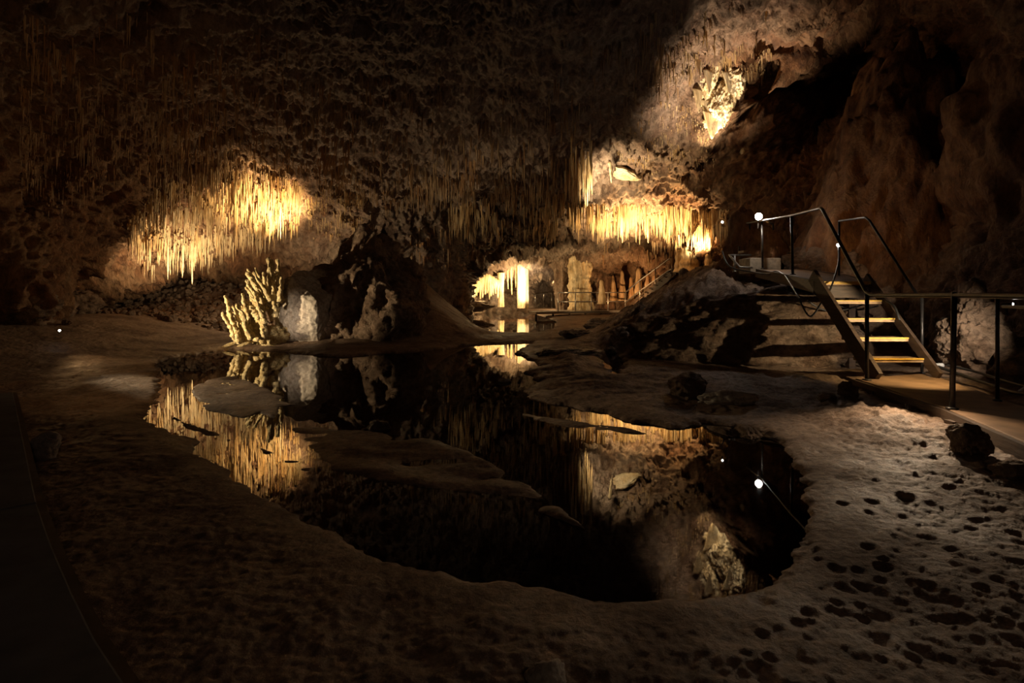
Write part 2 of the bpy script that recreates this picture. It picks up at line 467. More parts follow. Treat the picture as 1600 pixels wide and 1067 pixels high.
def shell_r(u):
    out = np.empty(len(u))
    for a in range(0, len(u), 40000):
        b = u[a:a + 40000]
        out[a:a + 40000] = -np.linalg.norm(b[:, None] - U[None], axis=2) @ sol[:n] + sol[n]
    return 1 / np.clip(out, 1 / 40, 1 / 2.5)


NA, NE = 1500, 470
az = np.linspace(-math.pi, math.pi, NA, endpoint=False)
el = np.concatenate([np.linspace(math.radians(-9), math.radians(30), 270)[:-1], np.linspace(math.radians(30), math.radians(89.7), 201)])
NE = len(el)
AZ, EL = np.meshgrid(az, el)
Ud = np.stack([np.sin(AZ) * np.cos(EL), np.cos(AZ) * np.cos(EL), np.sin(EL)], -1).reshape(-1, 3)
r0 = shell_r(Ud)
P = C0 + Ud * r0[:, None]
sc = np.array([1, 1, .6])
amp = np.clip(r0 / 9, .6, 1.5)
disp = .55 * perlin(P * .33) + .42 * (ridged(P * sc * .75, 3) - .35) + .30 * (ridged(P * sc * 1.9, 3) - .3) + .14 * ridged(P * sc * 4.6, 3) + .06 * fbm(P * sc * 9, 3) + .03 * fbm(P * np.array([1, 1, .35]) * 16, 2)
step = P[:, 2] * 1.1 + .6 * perlin(P * .5)
disp = disp + .16 * (np.abs((step % 1.0) - .5) * 2 - .5) * sstep(1.5, 3, P[:, 2])
B = P.reshape(NE, NA, 3)
da = np.roll(B, -3, 1) - np.roll(B, 3, 1)
de = np.gradient(B, axis=0)
Nn = np.cross(da, de)
Nn /= np.linalg.norm(Nn, axis=2)[:, :, None] + 1e-12
Nn *= np.sign((Nn * (C0 - B)).sum(2))[:, :, None]
for _ in range(6):
    Nn = (Nn + np.roll(Nn, 4, 1) + np.roll(Nn, -4, 1) + np.concatenate([Nn[:1]] * 3 + [Nn[:-3]]) + np.concatenate([Nn[3:]] + [Nn[-1:]] * 3)) / 5
Nn = Nn.reshape(-1, 3) - .35 * Ud
Nn /= np.linalg.norm(Nn, axis=1)[:, None]
P = P + Nn * (disp * amp)[:, None]
PG = P.reshape(NE, NA, 3)
i0 = (np.arange(NE - 1)[:, None] * NA + np.arange(NA)[None, :]).ravel()
i1 = (np.arange(NE - 1)[:, None] * NA + (np.arange(NA)[None, :] + 1) % NA).ravel()
FQ = np.stack([i0, i0 + NA, i1 + NA, i1], 1)
Cc = P[FQ].mean(1)
elv = (Cc[:, 2] - C0[2]) / np.linalg.norm(Cc - C0, axis=1)
azv = np.degrees(np.arctan2(Cc[:, 0] - C0[0], Cc[:, 1] - C0[1]))
wob = 8 * perlin(Cc * .4)
is_c = (elv > .30 + .05 * perlin(Cc * .5)) & ~((azv + wob > 38) & (azv < 150) & (elv < .72)) & ~((azv + wob < -62) & (azv > -150) & (elv < .55))
is_l = ~is_c & (azv + wob < -38) & (azv > -150)
is_r = ~is_c & (azv + wob > 33) & (azv < 150)
is_b = ~is_c & ~is_l & ~is_r & (np.abs(azv) < 100)
is_f = ~is_c & ~is_l & ~is_r & ~is_b


def sub(mask, name, mat, label, cat):
    f = FQ[mask]
    ids, inv = np.unique(f, return_inverse=True)
    return tag(npmesh(name, P[ids], inv.reshape(f.shape), mat), label, cat, kind='structure')


shell = [sub(is_c, 'ceiling', M['shell'], 'rough limestone cave ceiling hung with straw stalactites', 'ceiling'),
         sub(is_l, 'wall_left', M['shell'], 'reddish brown rough limestone wall on the left side of the cave', 'wall'),
         sub(is_r, 'wall_right', M['shell'], 'dark rust brown limestone wall behind the stairs', 'wall'),
         sub(is_b, 'wall_back', M['shell'], 'far cave wall around the lit passage with columns', 'wall'),
         sub(is_f, 'wall_front', M['shell'], 'dark limestone wall behind the viewpoint', 'wall')]
bpy.context.view_layer.update()
DG = bpy.context.evaluated_depsgraph_get()
EYE = Vector((0, 0, CAMZ))


def cast(px, py):
    d = Vector(((px - 800) / F, 1.0, -(py - HOR) / F)).normalized()
    hit, loc, nor, idx, ob, mw = SC.ray_cast(DG, EYE, d)
    return (loc, nor, ob) if hit else (None, None, None)


def up_from(x, y, z=1.5):
    hit, loc, nor, idx, ob, mw = SC.ray_cast(DG, Vector((x, y, z)), Vector((0, 0, 1)))
    return loc.z if hit else z + 1


# ------------------------------------------------------------------ rocks
_ico = {}
def ico(sub_):
    if sub_ not in _ico:
        bm = bmesh.new(); bmesh.ops.create_icosphere(bm, subdivisions=sub_, radius=1.0)
        bm.verts.ensure_lookup_table()
        _ico[sub_] = (np.array([v.co[:] for v in bm.verts]), np.array([[v.index for v in f.verts] for f in bm.faces]))
        bm.free()
    return _ico[sub_]


def rock(name, c, rad, mat, seed, label, cat='rock', group=None, sub_=5, rotz=0.0, tilt=0.0, facets=9, rough=.16, parent=None, kind=None, freq=1.6, hr=(.62, .9)):
    v, f = ico(sub_)
    g = np.random.default_rng(seed)
    p = v.copy()
    for k in range(facets):
        nrm = g.normal(size=3); nrm[2] *= .8; nrm /= np.linalg.norm(nrm)
        h = g.uniform(*hr)
        ex = p @ nrm - h
        p = p - np.where(ex > 0, ex * .88, 0)[:, None] * nrm
    off = g.uniform(-50, 50, 3)
    q = p * freq + off
    p = p + v * (rough * (fbm(q, 4, .55)) + rough * .45 * ridged(q * 2.1, 4) - .15 * rough + rough * .16 * fbm(q * 8, 3))[:, None]
    p = p * np.array(rad)
    R_ = (Matrix.Rotation(rotz, 3, 'Z') @ Matrix.Rotation(tilt, 3, 'Y'))
    p = p @ np.array(R_).T
    o = npmesh(name, p, f, mat, None)
    o.location = tuple(map(float, c))
    if parent is not None:
        o.parent = parent; o.matrix_parent_inverse = Matrix.Translation(-Vector(parent.location))
    return tag(o, label, cat, group, kind)


# left boulders
rock('boulder', (-3.55, 12.7, .95), (1.45, 1.2, 1.95), M['boulder'], 24, 'tall dark brown boulder towering at the pool edge behind the spiky formation', 'boulder', sub_=6, rotz=.3, tilt=.18, facets=11, rough=.20)
rock('boulder', (-4.42, 11.55, .66), (.95, .66, 1.02), M['pale'], 9, 'pale grey flat-faced boulder leaning beside the spiky formation', 'boulder', sub_=6, rotz=.5, tilt=.35, facets=16, rough=.09, hr=(.5, .82))
rock('boulder', (-2.65, 12.0, .45), (.75, .6, .65), M['boulder'], 31, 'low dark boulder at the right foot of the tall boulder', 'boulder', sub_=5, rotz=1.0, facets=9, rough=.2)
x_, y_ = gpt(440, 530, .08)
rock('stone_chip', (x_, y_ - .2, zg(x_, y_ - .2) + .02), (.17, .09, .06), M['spiky'], 5, 'small golden stone chip lying on mud before the pale boulder', 'stone', sub_=4)
x_, y_ = gpt(365, 541, .05)
for k, (dx, nm) in enumerate([(-.05, 'thin golden broken shard at the water edge, nearer the left'), (.2, 'thin golden broken shard right under the spiky formation')]):
    rock('stone_shard', (x_ + dx, y_ - .05 + .1 * k, zg(x_ + dx, y_) + .03), (.19, .05, .04), M['spiky'], 15 + k, nm, 'stone', sub_=3, rotz=.5, tilt=-.35)

# grey rock and stub on left mud
x_, y_ = gpt(72, 706, .10)
rock('rock', (x_, y_, zg(x_, y_) + .07), (.10, .09, .10), M['pale'], 44, 'small pale grey rock on dark mud beside the left walkway', 'rock', sub_=4)

# loose rubble on the bank at the back left
g_ = np.random.default_rng(77); v0, f0 = ico(2); vv, ff, b = [], [], 0
xs_ = g_.uniform(-13.5, -4.4, 1500); ys_ = g_.uniform(13.6, 20.5, 1500)
zs_ = zground(xs_, ys_)
for x, y, z in zip(xs_, ys_, zs_):
    r = g_.uniform(.04, .12); p = v0.copy()
    for k in range(5):
        nn = g_.normal(size=3); nn /= np.linalg.norm(nn); e = np.clip(p @ nn - g_.uniform(.4, .8), 0, None); p = p - e[:, None] * nn
    p = p * r * g_.uniform(.7, 1.4, 3) + np.array([x, y, z + r * .2])
    vv.append(p); ff.append(f0 + b); b += len(v0)
tag(npmesh('rubble', np.concatenate(vv), np.concatenate(ff), M['boulder'], None, False), 'loose brown rubble covering the bank at the back left', 'rubble', kind='stuff')

# ------------------------------------------------------------------ spiky leaning formation
sp = thing('spiky_formation', (-5.15, 11.0, .05), 'golden fan of leaning broken stalactites standing at the pool edge', 'cave formation')
rock('base_rock', (-5.15, 11.2, .22), (.40, .24, .30), M['spiky'], 77, None, None, sub_=5, rough=.28, parent=sp)
SPK = [((374, 533), (350, 461), .055), ((385, 533), (366, 488), .05), ((392, 530), (371, 474), .06), ((398, 530), (378, 478), .05), ((404, 525), (386, 470), .06), ((392, 512), (378, 458), .045),
       ((410, 500), (386, 446), .06), ((414, 505), (396, 455), .05), ((418, 480), (386, 425), .065), ((412, 478), (388, 420), .045), ((424, 470), (396, 424), .045), ((420, 460), (398, 418), .04),
       ((425, 470), (418, 402), .045), ((430, 465), (424, 404), .05), ((436, 462), (434, 404), .05), ((438, 470), (440, 432), .05), ((426, 500), (420, 430), .06), ((404, 532), (400, 480), .07),
       ((412, 530), (410, 478), .07), ((418, 528), (412, 500), .06), ((374, 536), (368, 512), .05), ((400, 470), (384, 448), .04), ((432, 480), (440, 450), .05), ((406, 500), (392, 478), .07),
       ((428, 460), (430, 425), .04), ((384, 520), (362, 478), .04), ((416, 470), (410, 425), .04), ((395, 500), (380, 480), .05)]
_js = np.random.default_rng(9)
for a, b, r in list(SPK):
    j = _js.normal(size=5) * 5
    SPK.append(((a[0] + j[0], min(536, a[1] + j[1])), (b[0] + j[0] + .5 * j[3], b[1] + 10 + abs(j[2]) * 2), r * .85))
for k, (a, b, r) in enumerate(SPK):
    d = 10.95 + .25 * math.sin(k * 2.4) + .2 * (k / len(SPK))
    A_ = Vector(at(*a, d)); B_ = Vector(at(*b, d - .12))
    nseg = 26
    mb = MB(); pts, rs = [], []
    for i in range(nseg + 1):
        t = i / nseg
        wv = Vector((math.sin(k + t * 9), math.cos(k * 1.7 + t * 7), 0)) * .010
        pts.append(A_.lerp(B_, t) + wv)
        rs.append(r * (1.15 - .55 * t) * (1 + .22 * math.sin(t * 23 + k * 3) * .6 + .12 * random.uniform(-1, 1)) * (1 if i < nseg else .45))
    mb.tube(pts, rs, 12)
    vv = np.array(mb.v); mb.v = [tuple(q) for q in vv + .55 * r * np.stack([perlin(vv * 16 + k), perlin(vv * 16 + 9 + k), .4 * perlin(vv * 16 + 21)], 1) + .25 * r * np.stack([perlin(vv * 45 + k), perlin(vv * 45 + 9), 0 * vv[:, 0]], 1)]
    mb.build('spike', M['spiky'], sp, True)

# ------------------------------------------------------------------ right boulder, slope stones
rock('boulder', (3.72, 8.75, .40), (1.95, 1.05, .84), M['boulder'], 53, 'huge rough brown boulder under the upper platform left of the stairs', 'boulder', sub_=6, rotz=-.5, facets=14, rough=.15, freq=2.0)
for k, (px, py, z, r, lb) in enumerate([(1140, 622, .12, (.30, .13, .09), 'long flat-topped rock on the mud below the huge boulder'),
                                        (1325, 620, .12, (.10, .09, .11), 'upright small rock by the corner of the right walkway'),
                                        (1292, 626, .10, (.16, .08, .06), 'low flat stone in front of the stair boulder'),
                                        (1075, 605, .14, (.34, .2, .15), 'dark lumpy rock on the ledge left of the flat rock'),
                                        (1168, 676, .02, (.13, .10, .07), 'rounded dark rock at the right end of the pool'),
                                        (1130, 672, .02, (.16, .07, .05), 'flat dark rock dipping into the pool'),
                                        (1510, 706, .10, (.13, .11, .13), 'blocky dark rock on mud under the right walkway edge'),
                                        (1585, 745, .08, (.13, .10, .06), 'low stone on mud at the right edge below the walkway'),
                                        (590, 668, .01, (.11, .07, .07), 'small brown rock rising from the middle of the pool'),
                                        (855, 1060, .07, (.06, .05, .03), 'flat pale stone on the mud at the near shore')]):
    X_, Y_ = gpt(px, py, z)
    rock('rock', (X_, Y_, max(zg(X_, Y_), -.03) + r[2] * .45), r, M['boulder' if k not in (0, 9) else 'pale'], 60 + k, lb, 'rock', sub_=5 if k < 8 else 4, rotz=.4 * k, facets=8, rough=.2)
# white chip in the pool
X_, Y_ = gpt(789, 597)
rock('stone_chip', (X_, Y_, .02), (.09, .05, .03), M['pale'], 91, 'tiny white stone chip breaking the pool surface mid-water', 'stone', sub_=3)

# lumps on the slope between far walkway and boulder
LUMPS = [(1036, 447, 14.6, (.17, .17, .30), 'short rounded dark stalagmite below the tall dark one'), ]
for k, (px, py, d, r, lb) in enumerate([(975, 530, 10.6, (.28, .2, .26), 'pale rounded knob of stone at the foot of the rocky slope'),
                                        (1002, 508, 11.6, (.25, .22, .42), 'dark knobbly upright stone on the rocky slope'),
                                        (955, 549, 10.2, (.13, .1, .09), 'small smooth knob beside the small side pool'),
                                        (1040, 520, 10.8, (.5, .4, .4), 'wide dark ribbed rock beside the huge boulder'),
                                        (905, 523, 12.6, (.5, .4, .14), 'low dark rock by the land bridge'),
                                        (890, 553, 9.6, (.62, .35, .12), 'layered dark ledge rock on the promontory'),
                                        (900, 606, 7.0, (.5, .25, .07), 'broad dark ledge nearest the pool on the promontory'),
                                        (1110, 438, 12.4, (.45, .3, .25), 'rough rock just under the upper platform corner'),
                                        (945, 508, 14.0, (.5, .5, .2), 'dark heap of rock below the far walkway end')]):
    p_ = at(px, py, d)
    rock('slope_rock', p_, r, M['slope'] if k else M['pale'], 110 + k, lb, 'rock', sub_=5, rotz=.7 * k, facets=6, rough=.26)

# right outcrops
rock('rock_outcrop', (8.2, 11.6, 2.0), (2.0, 1.7, 4.6), M['outcrop'], 202, 'huge rust brown rock outcrop rising behind the stairs', 'rock', sub_=6, rotz=.2, tilt=.22, facets=9, rough=.16, kind='structure', freq=2.2)
rock('rock_outcrop', (10.4, 8.6, 2.4), (2.9, 1.9, 4.6), M['outcrop'], 205, 'dark rock outcrop filling the right edge above the walkway', 'rock', sub_=6, rotz=-.3, tilt=.15, facets=8, rough=.16, kind='structure', freq=2.2)
rock('boulder', (5.72, 6.5, .68), (.52, .44, .60), M['boulder'], 33, 'spotlit boulder behind the right walkway railing', 'boulder', sub_=6, rotz=.3, facets=16, rough=.24, hr=(.5, .82))
rock('boulder', (6.55, 6.1, .75), (.6, .5, .7), M['boulder'], 14, 'brown boulder behind the lamp post at the right edge', 'boulder', sub_=5, rotz=1.0, facets=8, rough=.14)
rock('boulder', (5.75, 5.75, .25), (.55, .4, .34), M['boulder'], 17, 'low brown boulder under the spotlit boulder by the cables', 'boulder', sub_=5, rotz=.1, facets=8, rough=.14)
rock('boulder', (5.5, 12.2, 1.75), (.75, 1.0, 1.35), M['outcrop'], 19, 'dark jagged boulder left of the upper platform railing', 'boulder', sub_=5, rotz=.3, facets=9, rough=.2)
rock('boulder', (6.55, 11.0, 1.7), (.55, .9, .6), M['slope'], 23, 'wet glinting rock beside the upper platform block step', 'boulder', sub_=6, rotz=.5, tilt=.5, facets=6, rough=.26)

# ------------------------------------------------------------------ stalactites hung from the ceiling
def proto(k):
    g = np.random.default_rng(300 + k)
    nr_, ns_ = 12, 8
    v = []; bend = g.normal(size=2) * .25
    for i in range(nr_):
        t = i / (nr_ - 1)
        rr = ((1 - t) ** (.55 + .25 * g.random()) * .92 + .06) * (1 + .16 * g.normal())
        rr = max(rr, .04)
        for j in range(ns_):
            a = 2 * math.pi * j / ns_
            q = rr * (1 + .12 * g.normal())
            v.append((math.cos(a) * q + bend[0] * t * t, math.sin(a) * q + bend[1] * t * t, -t))
    f = [[i * ns_ + j, (i + 1) * ns_ + j, (i + 1) * ns_ + (j + 1) % ns_, i * ns_ + (j + 1) % ns_] for i in range(nr_ - 1) for j in range(ns_)]
    f.append([(nr_ - 1) * ns_ + j for j in range(ns_)][::-1]); f.append(list(range(ns_)))
    return np.array(v), f


PROTO = [proto(k) for k in range(6)]
PM = {}
def pmesh(k, mat):
    key = (k, mat)
    if key not in PM:
        me = bpy.data.meshes.new('stalactite')
        me.from_pydata([tuple(map(float, a)) for a in PROTO[k][0]], [], PROTO[k][1]); me.update()
        me.polygons.foreach_set('use_smooth', [True] * len(me.polygons)); me.materials.append(M[mat]); PM[key] = me
    return PM[key]


def stalactite(x, y, z, L_, r, mat, label, group=None, k=None):
    o = bpy.data.objects.new('stalactite', pmesh(random.randrange(6) if k is None else k, mat))
    o.location = (x, y, z + .06); o.scale = (r, r, L_ + .06); o.rotation_euler = (0, 0, random.uniform(0, 6.28))
    COL.objects.link(o)
    return tag(o, label, 'stalactite', group)


def inpoly(poly, px, py):
    c = False
    for (x1, y1), (x2, y2) in zip(poly, poly[1:] + poly[:1]):
        if (y1 > py) != (y2 > py) and px < (x2 - x1) * (py - y1) / (y2 - y1) + x1: c = not c
    return c


# (photo area where a curtain hangs, how many, length range, radius range, material, label, group)
CURT = [
    ([(235, 300), (330, 262), (470, 280), (472, 345), (400, 378), (310, 395), (215, 395), (195, 350)], 1700, (.18, .66), (.012, .036), 'straw',
     'thin amber straw stalactite in the brightly lit left curtain above the spiky formation', 'stalactites of the lit left curtain'),
    ([(200, 380), (330, 370), (340, 410), (230, 420)], 130, (.2, .6), (.015, .036), 'straw',
     'amber stalactite in the lower dim fringe left of the lit curtain', 'stalactites of the lower left fringe'),
    ([(470, 290), (560, 300), (590, 360), (480, 375)], 260, (.12, .34), (.010, .02), 'straw',
     'short pale straw stalactite right of the lit left curtain', 'stalactites right of the lit left curtain'),
    ([(872, 205), (925, 215), (925, 275), (880, 275)], 150, (.5, 1.3), (.018, .036), 'straw',
     'long amber stalactite in the hanging cluster left of the pale shield', 'stalactites of the hanging middle cluster'),
    ([(885, 318), (960, 318), (1060, 322), (1140, 330), (1120, 362), (1000, 352), (895, 348)], 1500, (.3, .9), (.014, .036), 'straw',
     'pale gold stalactite in the bright right curtain', 'stalactites of the bright right curtain'),
    ([(1030, 345), (1125, 340), (1120, 372), (1040, 372)], 80, (.2, .6), (.02, .05), 'cream',
     'thick glowing stalactite at the right end of the bright curtain', 'thick stalactites at the end of the right curtain'),
    ([(700, 315), (885, 300), (885, 345), (860, 365), (760, 365), (700, 350)], 750, (.2, .7), (.012, .03), 'straw',
     'dim amber straw stalactite above the far lit passage', 'stalactites above the far passage'),
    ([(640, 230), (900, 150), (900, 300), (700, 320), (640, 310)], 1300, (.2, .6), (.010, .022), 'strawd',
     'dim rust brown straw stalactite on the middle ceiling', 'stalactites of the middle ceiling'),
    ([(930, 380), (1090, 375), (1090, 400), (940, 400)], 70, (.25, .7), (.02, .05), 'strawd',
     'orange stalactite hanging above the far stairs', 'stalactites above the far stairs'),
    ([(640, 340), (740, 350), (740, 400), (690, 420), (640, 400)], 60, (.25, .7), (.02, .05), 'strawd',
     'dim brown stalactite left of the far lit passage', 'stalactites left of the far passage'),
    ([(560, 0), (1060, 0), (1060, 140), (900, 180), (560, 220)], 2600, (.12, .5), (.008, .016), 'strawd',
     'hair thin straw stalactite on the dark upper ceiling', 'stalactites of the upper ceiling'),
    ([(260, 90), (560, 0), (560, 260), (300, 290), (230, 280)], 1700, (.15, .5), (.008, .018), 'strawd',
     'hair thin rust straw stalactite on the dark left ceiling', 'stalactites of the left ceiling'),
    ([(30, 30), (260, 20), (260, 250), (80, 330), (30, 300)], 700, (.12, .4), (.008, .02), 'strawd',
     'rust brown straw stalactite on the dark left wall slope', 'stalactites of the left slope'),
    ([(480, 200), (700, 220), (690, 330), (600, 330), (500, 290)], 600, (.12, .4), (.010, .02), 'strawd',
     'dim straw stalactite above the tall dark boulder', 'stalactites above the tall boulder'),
    ([(1000, 20), (1200, 10), (1210, 120), (1080, 140), (1020, 120)], 500, (.10, .35), (.010, .022), 'straw',
     'short pale straw stalactite above the glowing draperies', 'stalactites above the draperies'),
    ([(980, 150), (1080, 170), (1130, 260), (1050, 300), (960, 240)], 450, (.05, .18), (.008, .016), 'straw',
     'tiny pale straw stalactite on the smooth ceiling by the pale shield', 'stalactites around the pale shield'),
]
cand = []
for ci, (poly, cnt, lr, rr, mat, lb, gp) in enumerate(CURT):
    xs = [q[0] for q in poly]; ysq = [q[1] for q in poly]
    made = 0; tries = 0
    while made < cnt and tries < cnt * 12:
        tries += 1
        px, py = random.uniform(min(xs), max(xs)), random.uniform(min(ysq), max(ysq))
        if not inpoly(poly, px, py): continue
        # clumping
        if perlin(np.array([[px * .03, py * .05, ci * 3.1]]))[0] < random.uniform(-.5, .25): continue
        loc, nor, ob = cast(px, py)
        if loc is None or ob.name == 'floor' or ob.name == 'pool_water' or nor.z > -.05 and nor.z > .1: continue
        t = random.random() ** 2.2
        L_ = lr[0] + (lr[1] - lr[0]) * t
        r = rr[0] + (rr[1] - rr[0]) * (.25 * random.random() + .75 * t)
        cand.append((L_ * r / loc.y ** 2, loc.x, loc.y, loc.z, L_, r, mat, lb, gp))
        made += 1
cand.sort(reverse=True)
for c in cand[:285]:
    stalactite(*c[1:])
stuff = {}
for c in cand[285:]:
    stuff.setdefault(c[6], []).append(c)
for mat, lst in stuff.items():
    vv, ff, b = [], [], 0
    for (_, x, y, z, L_, r, mt, lb, gp) in lst:
        pv = PROTO[random.randrange(6)][0].reshape(12, 8, 3)[[0, 2, 5, 8, 11]][:, ::2].reshape(-1, 3)
        q = pv * np.array([r, r, L_ + .05]) + np.array([x, y, z + .05])
        vv.append(q)
        for i in range(4):
            for j in range(4):
                ff.append((b + i * 4 + j, b + (i + 1) * 4 + j, b + (i + 1) * 4 + (j + 1) % 4, b + i * 4 + (j + 1) % 4))
        b += 20
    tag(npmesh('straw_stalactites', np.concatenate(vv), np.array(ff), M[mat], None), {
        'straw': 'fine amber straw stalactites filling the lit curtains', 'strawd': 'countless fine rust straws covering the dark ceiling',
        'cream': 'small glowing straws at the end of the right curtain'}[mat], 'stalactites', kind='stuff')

# the ones that stand out, each by the pixel of its tip
for (px, pt, pb, r, mat, lb) in [
    (422, 330, 386, .036, 'straw', 'longest amber stalactite hanging under the brightest part of the left curtain'),
    (438, 320, 373, .022, 'cream', 'thin white stalactite just right of the longest left curtain one'),
    (367, 290, 376, .036, 'straw', 'thick orange stalactite in the middle of the left curtain'),
    (376, 285, 350, .030, 'strawd', 'dark orange stalactite crossing the glow of the left curtain'),
    (262, 380, 437, .040, 'straw', 'stout amber stalactite, left one of the three lowest in the left fringe'),
    (286, 385, 434, .040, 'straw', 'stout amber stalactite, middle one of the three lowest in the left fringe'),
    (300, 380, 444, .050, 'straw', 'stoutest amber stalactite, right one of the three lowest in the left fringe'),
    (922, 195, 262, .030, 'strawd', 'long dark thin stalactite hanging before the glow by the pale shield'),
    (867, 318, 396, .034, 'straw', 'long lone stalactite pointing down left of the flowstone pillar'),
    (776, 330, 384, .030, 'strawd', 'lone dim stalactite above the far lit passage'),
    (954, 255, 286, .060, 'cream', 'small glowing stalactite under the pale shield'),
    (972, 340, 380, .045, 'straw', 'thick gold stalactite in the middle of the bright right curtain'),
    (1012, 340, 380, .045, 'straw', 'thick gold stalactite right of centre in the bright right curtain'),
    (1160, 235, 252, .10, 'cream', 'small pale stalactite on the dark ceiling right of the draperies')]:
    loc, nor, ob = cast(px, pt)
    L_ = (pb - pt) / F * loc.y
    stalactite(loc.x, loc.y, loc.z, L_, r * 1.2, mat, lb)


# ------------------------------------------------------------------ draperies and shield at the upper right
def drapery(px, pt, pb, wpx, label, mat='cream', group='glowing draperies at the upper right', name='drapery', twist=.6, pull=.25, th=.05):
    loc, nor, ob = cast(px, pt)
    d = loc.y - pull
    top = Vector(at(px, pt, d)); Lm = (pb - pt) / F * d; W = wpx / F * d
    nu, nv = 13, 16
    g = np.random.default_rng(int(px * 7 + pt))
    ph = g.uniform(0, 6)
    v = []
    for side in (-1, 1):
        for j in range(nv):
            t = j / (nv - 1)
            for i in range(nu):
                s = i / (nu - 1) - .5
                wd = W * (1 - t) ** .7 + .015
                x = s * wd - .10 * W * t
                zz = -Lm * t * (1 - .18 * abs(s) * 2 * (1 - t)) + .12 * (1 - t) * pull
                yv = twist * s * wd + .05 * W * math.sin(ph + s * 7 + t * 3) + pull * .9 * (1 - t) * .6
                thk = th * (1.2 - .9 * t) * (1 - (2 * s) ** 4 * .8)
                v.append((top.x + x, top.y + yv + side * thk, top.z + zz))
    f = []
    o2 = nu * nv
    for j in range(nv - 1):
        for i in range(nu - 1):
            a = j * nu + i
            f.append([a, a + 1, a + nu + 1, a + nu]); f.append([o2 + a, o2 + a + nu, o2 + a + nu + 1, o2 + a + 1])
    for j in range(nv - 1):
        for i in (0, nu - 1):
            a = j * nu + i
            f.append([a, a + nu, o2 + a + nu, o2 + a] if i == 0 else [a, o2 + a, o2 + a + nu, a + nu])
    for i in range(nu - 1):
        a = (nv - 1) * nu + i; f.append([a, a + 1, o2 + a + 1, o2 + a])
        a = i; f.append([a, o2 + a, o2 + a + 1, a + 1])
    mb = MB(); mb.add(v, f)
    return tag(mb.build(name, M[mat], None, True), label, 'drapery' if name == 'drapery' else 'cave formation', group)


for k, (px, py, r, rz, sd) in enumerate([(1122, 168, (.42, .35, .75), .3, 611), (1140, 128, (.55, .4, .62), .9, 612), (1104, 128, (.34, .3, .7), .2, 613)]):
    q_ = cast(px, py)[0]
    rock('flowstone_mass', (q_.x, q_.y, q_.z), r, M['cream'], sd, ['lowest rough flowstone lump carrying the glowing draperies', 'upper right flowstone lump above the glowing draperies', 'upper left flowstone lump above the glowing draperies'][k],
         'cave formation', sub_=6, rotz=rz, tilt=.35, facets=4, rough=.32, freq=2.4)
for a in [(1117, 176, 217, 40, 'lowest and brightest pointed drapery of the upper right group'),
          (1134, 158, 194, 30, 'bright folded drapery just above the lowest one'),
          (1149, 136, 178, 26, 'curved drapery at the right side of the glowing group'),
          (1109, 156, 192, 26, 'glowing drapery left above the lowest one'),
          (1094, 138, 176, 20, 'brown edged drapery on the left of the glowing group'),
          (1126, 138, 172, 26, 'middle drapery of the glowing group'),
          (1110, 108, 146, 18, 'narrow drapery near the top left of the glowing group'),
          (1164, 114, 142, 18, 'small drapery at the top right of the glowing group'),
          (1141, 112, 148, 20, 'narrow drapery in the upper middle of the glowing group'),
          (1096, 92, 120, 12, 'topmost tiny drapery of the glowing group')]:
    drapery(*a, pull=.42)
sh_ = cast(975, 272)[0]
shield = rock('shield_formation', (sh_.x, sh_.y - .05, sh_.z - .02), (.62, .45, .17), M['cream'], 402, 'pale angular shield of calcite under the middle ceiling', 'cave formation', sub_=5, rotz=.2, tilt=.3, facets=12, rough=.12)


# ------------------------------------------------------------------ columns and stalagmites
def column(name, px, pt, pb, d, wt, wb, mat, label, cat='column', flute=.16, waist=.0, seed=1, lump=.0, z0=None, z1=None):
    a = at(px, pt, d); b = at(px, pb, d)
    zt = a[2] if z1 is None else z1; zb = b[2] if z0 is None else z0
    ns_, nv = 56, 60
    th = np.linspace(0, 2 * math.pi, ns_, endpoint=False); tv = np.linspace(0, 1, nv)
    TH, TV = np.meshgrid(th, tv)
    r = (wb + (wt - wb) * TV) / 2 * (1 - waist * np.sin(math.pi * TV))
    q = np.stack([np.cos(TH) * 2.2 + seed, np.sin(TH) * 2.2, TV * .8], -1).reshape(-1, 3)
    nn = fbm(q, 4, .6).reshape(TH.shape)
    q2 = np.stack([np.cos(TH) * 1.1 + seed * 3, np.sin(TH) * 1.1, TV * 5], -1).reshape(-1, 3)
    n2 = fbm(q2, 4, .6).reshape(TH.shape)
    r = r * (1 + flute * nn * 1.4 + lump * n2)
    v = np.stack([a[0] + r * np.cos(TH), d + r * np.sin(TH), zb + (zt - zb) * TV], -1).reshape(-1, 3)
    f = []
    for j in range(nv - 1):
        for i in range(ns_):
            i2 = (i + 1) % ns_
            f.append([j * ns_ + i, j * ns_ + i2, (j + 1) * ns_ + i2, (j + 1) * ns_ + i])
    f.append(list(range(ns_))[::-1]); f.append([(nv - 1) * ns_ + i for i in range(ns_)])
    return tag(npmesh(name, v, f, M[mat]), label, cat)


column('column', 817, 408, 482, 28.2, .62, .58, 'cream', 'broad glowing white column joining ceiling and floor in the far passage', flute=.10, seed=2)
column('column', 783, 426, 480, 28.0, .42, .36, 'cream', 'slender glowing white column left of the broad one in the far passage', flute=.1, waist=.25, seed=9)
column('column', 731, 405, 480, 24.5, .34, .26, 'outcrop', 'thin dark column before the glowing left wall of the far passage', flute=.12, seed=14)
column('flowstone_pillar', 907, 376, 484, 27.0, 1.2, 1.15, 'cream', 'pale lumpy flowstone pillar in the middle of the far side', flute=.2, lump=.35, seed=23, waist=.1)
column('flowstone_pillar', 878, 395, 484, 28.5, .9, .7, 'shell', 'brown flowstone pillar left behind the pale lumpy one', flute=.2, lump=.25, seed=33)
column('flowstone_pillar', 945, 412, 483, 28.0, .7, .9, 'shell', 'brown ribbed flowstone pillar behind the far railing', flute=.25, lump=.2, seed=43)


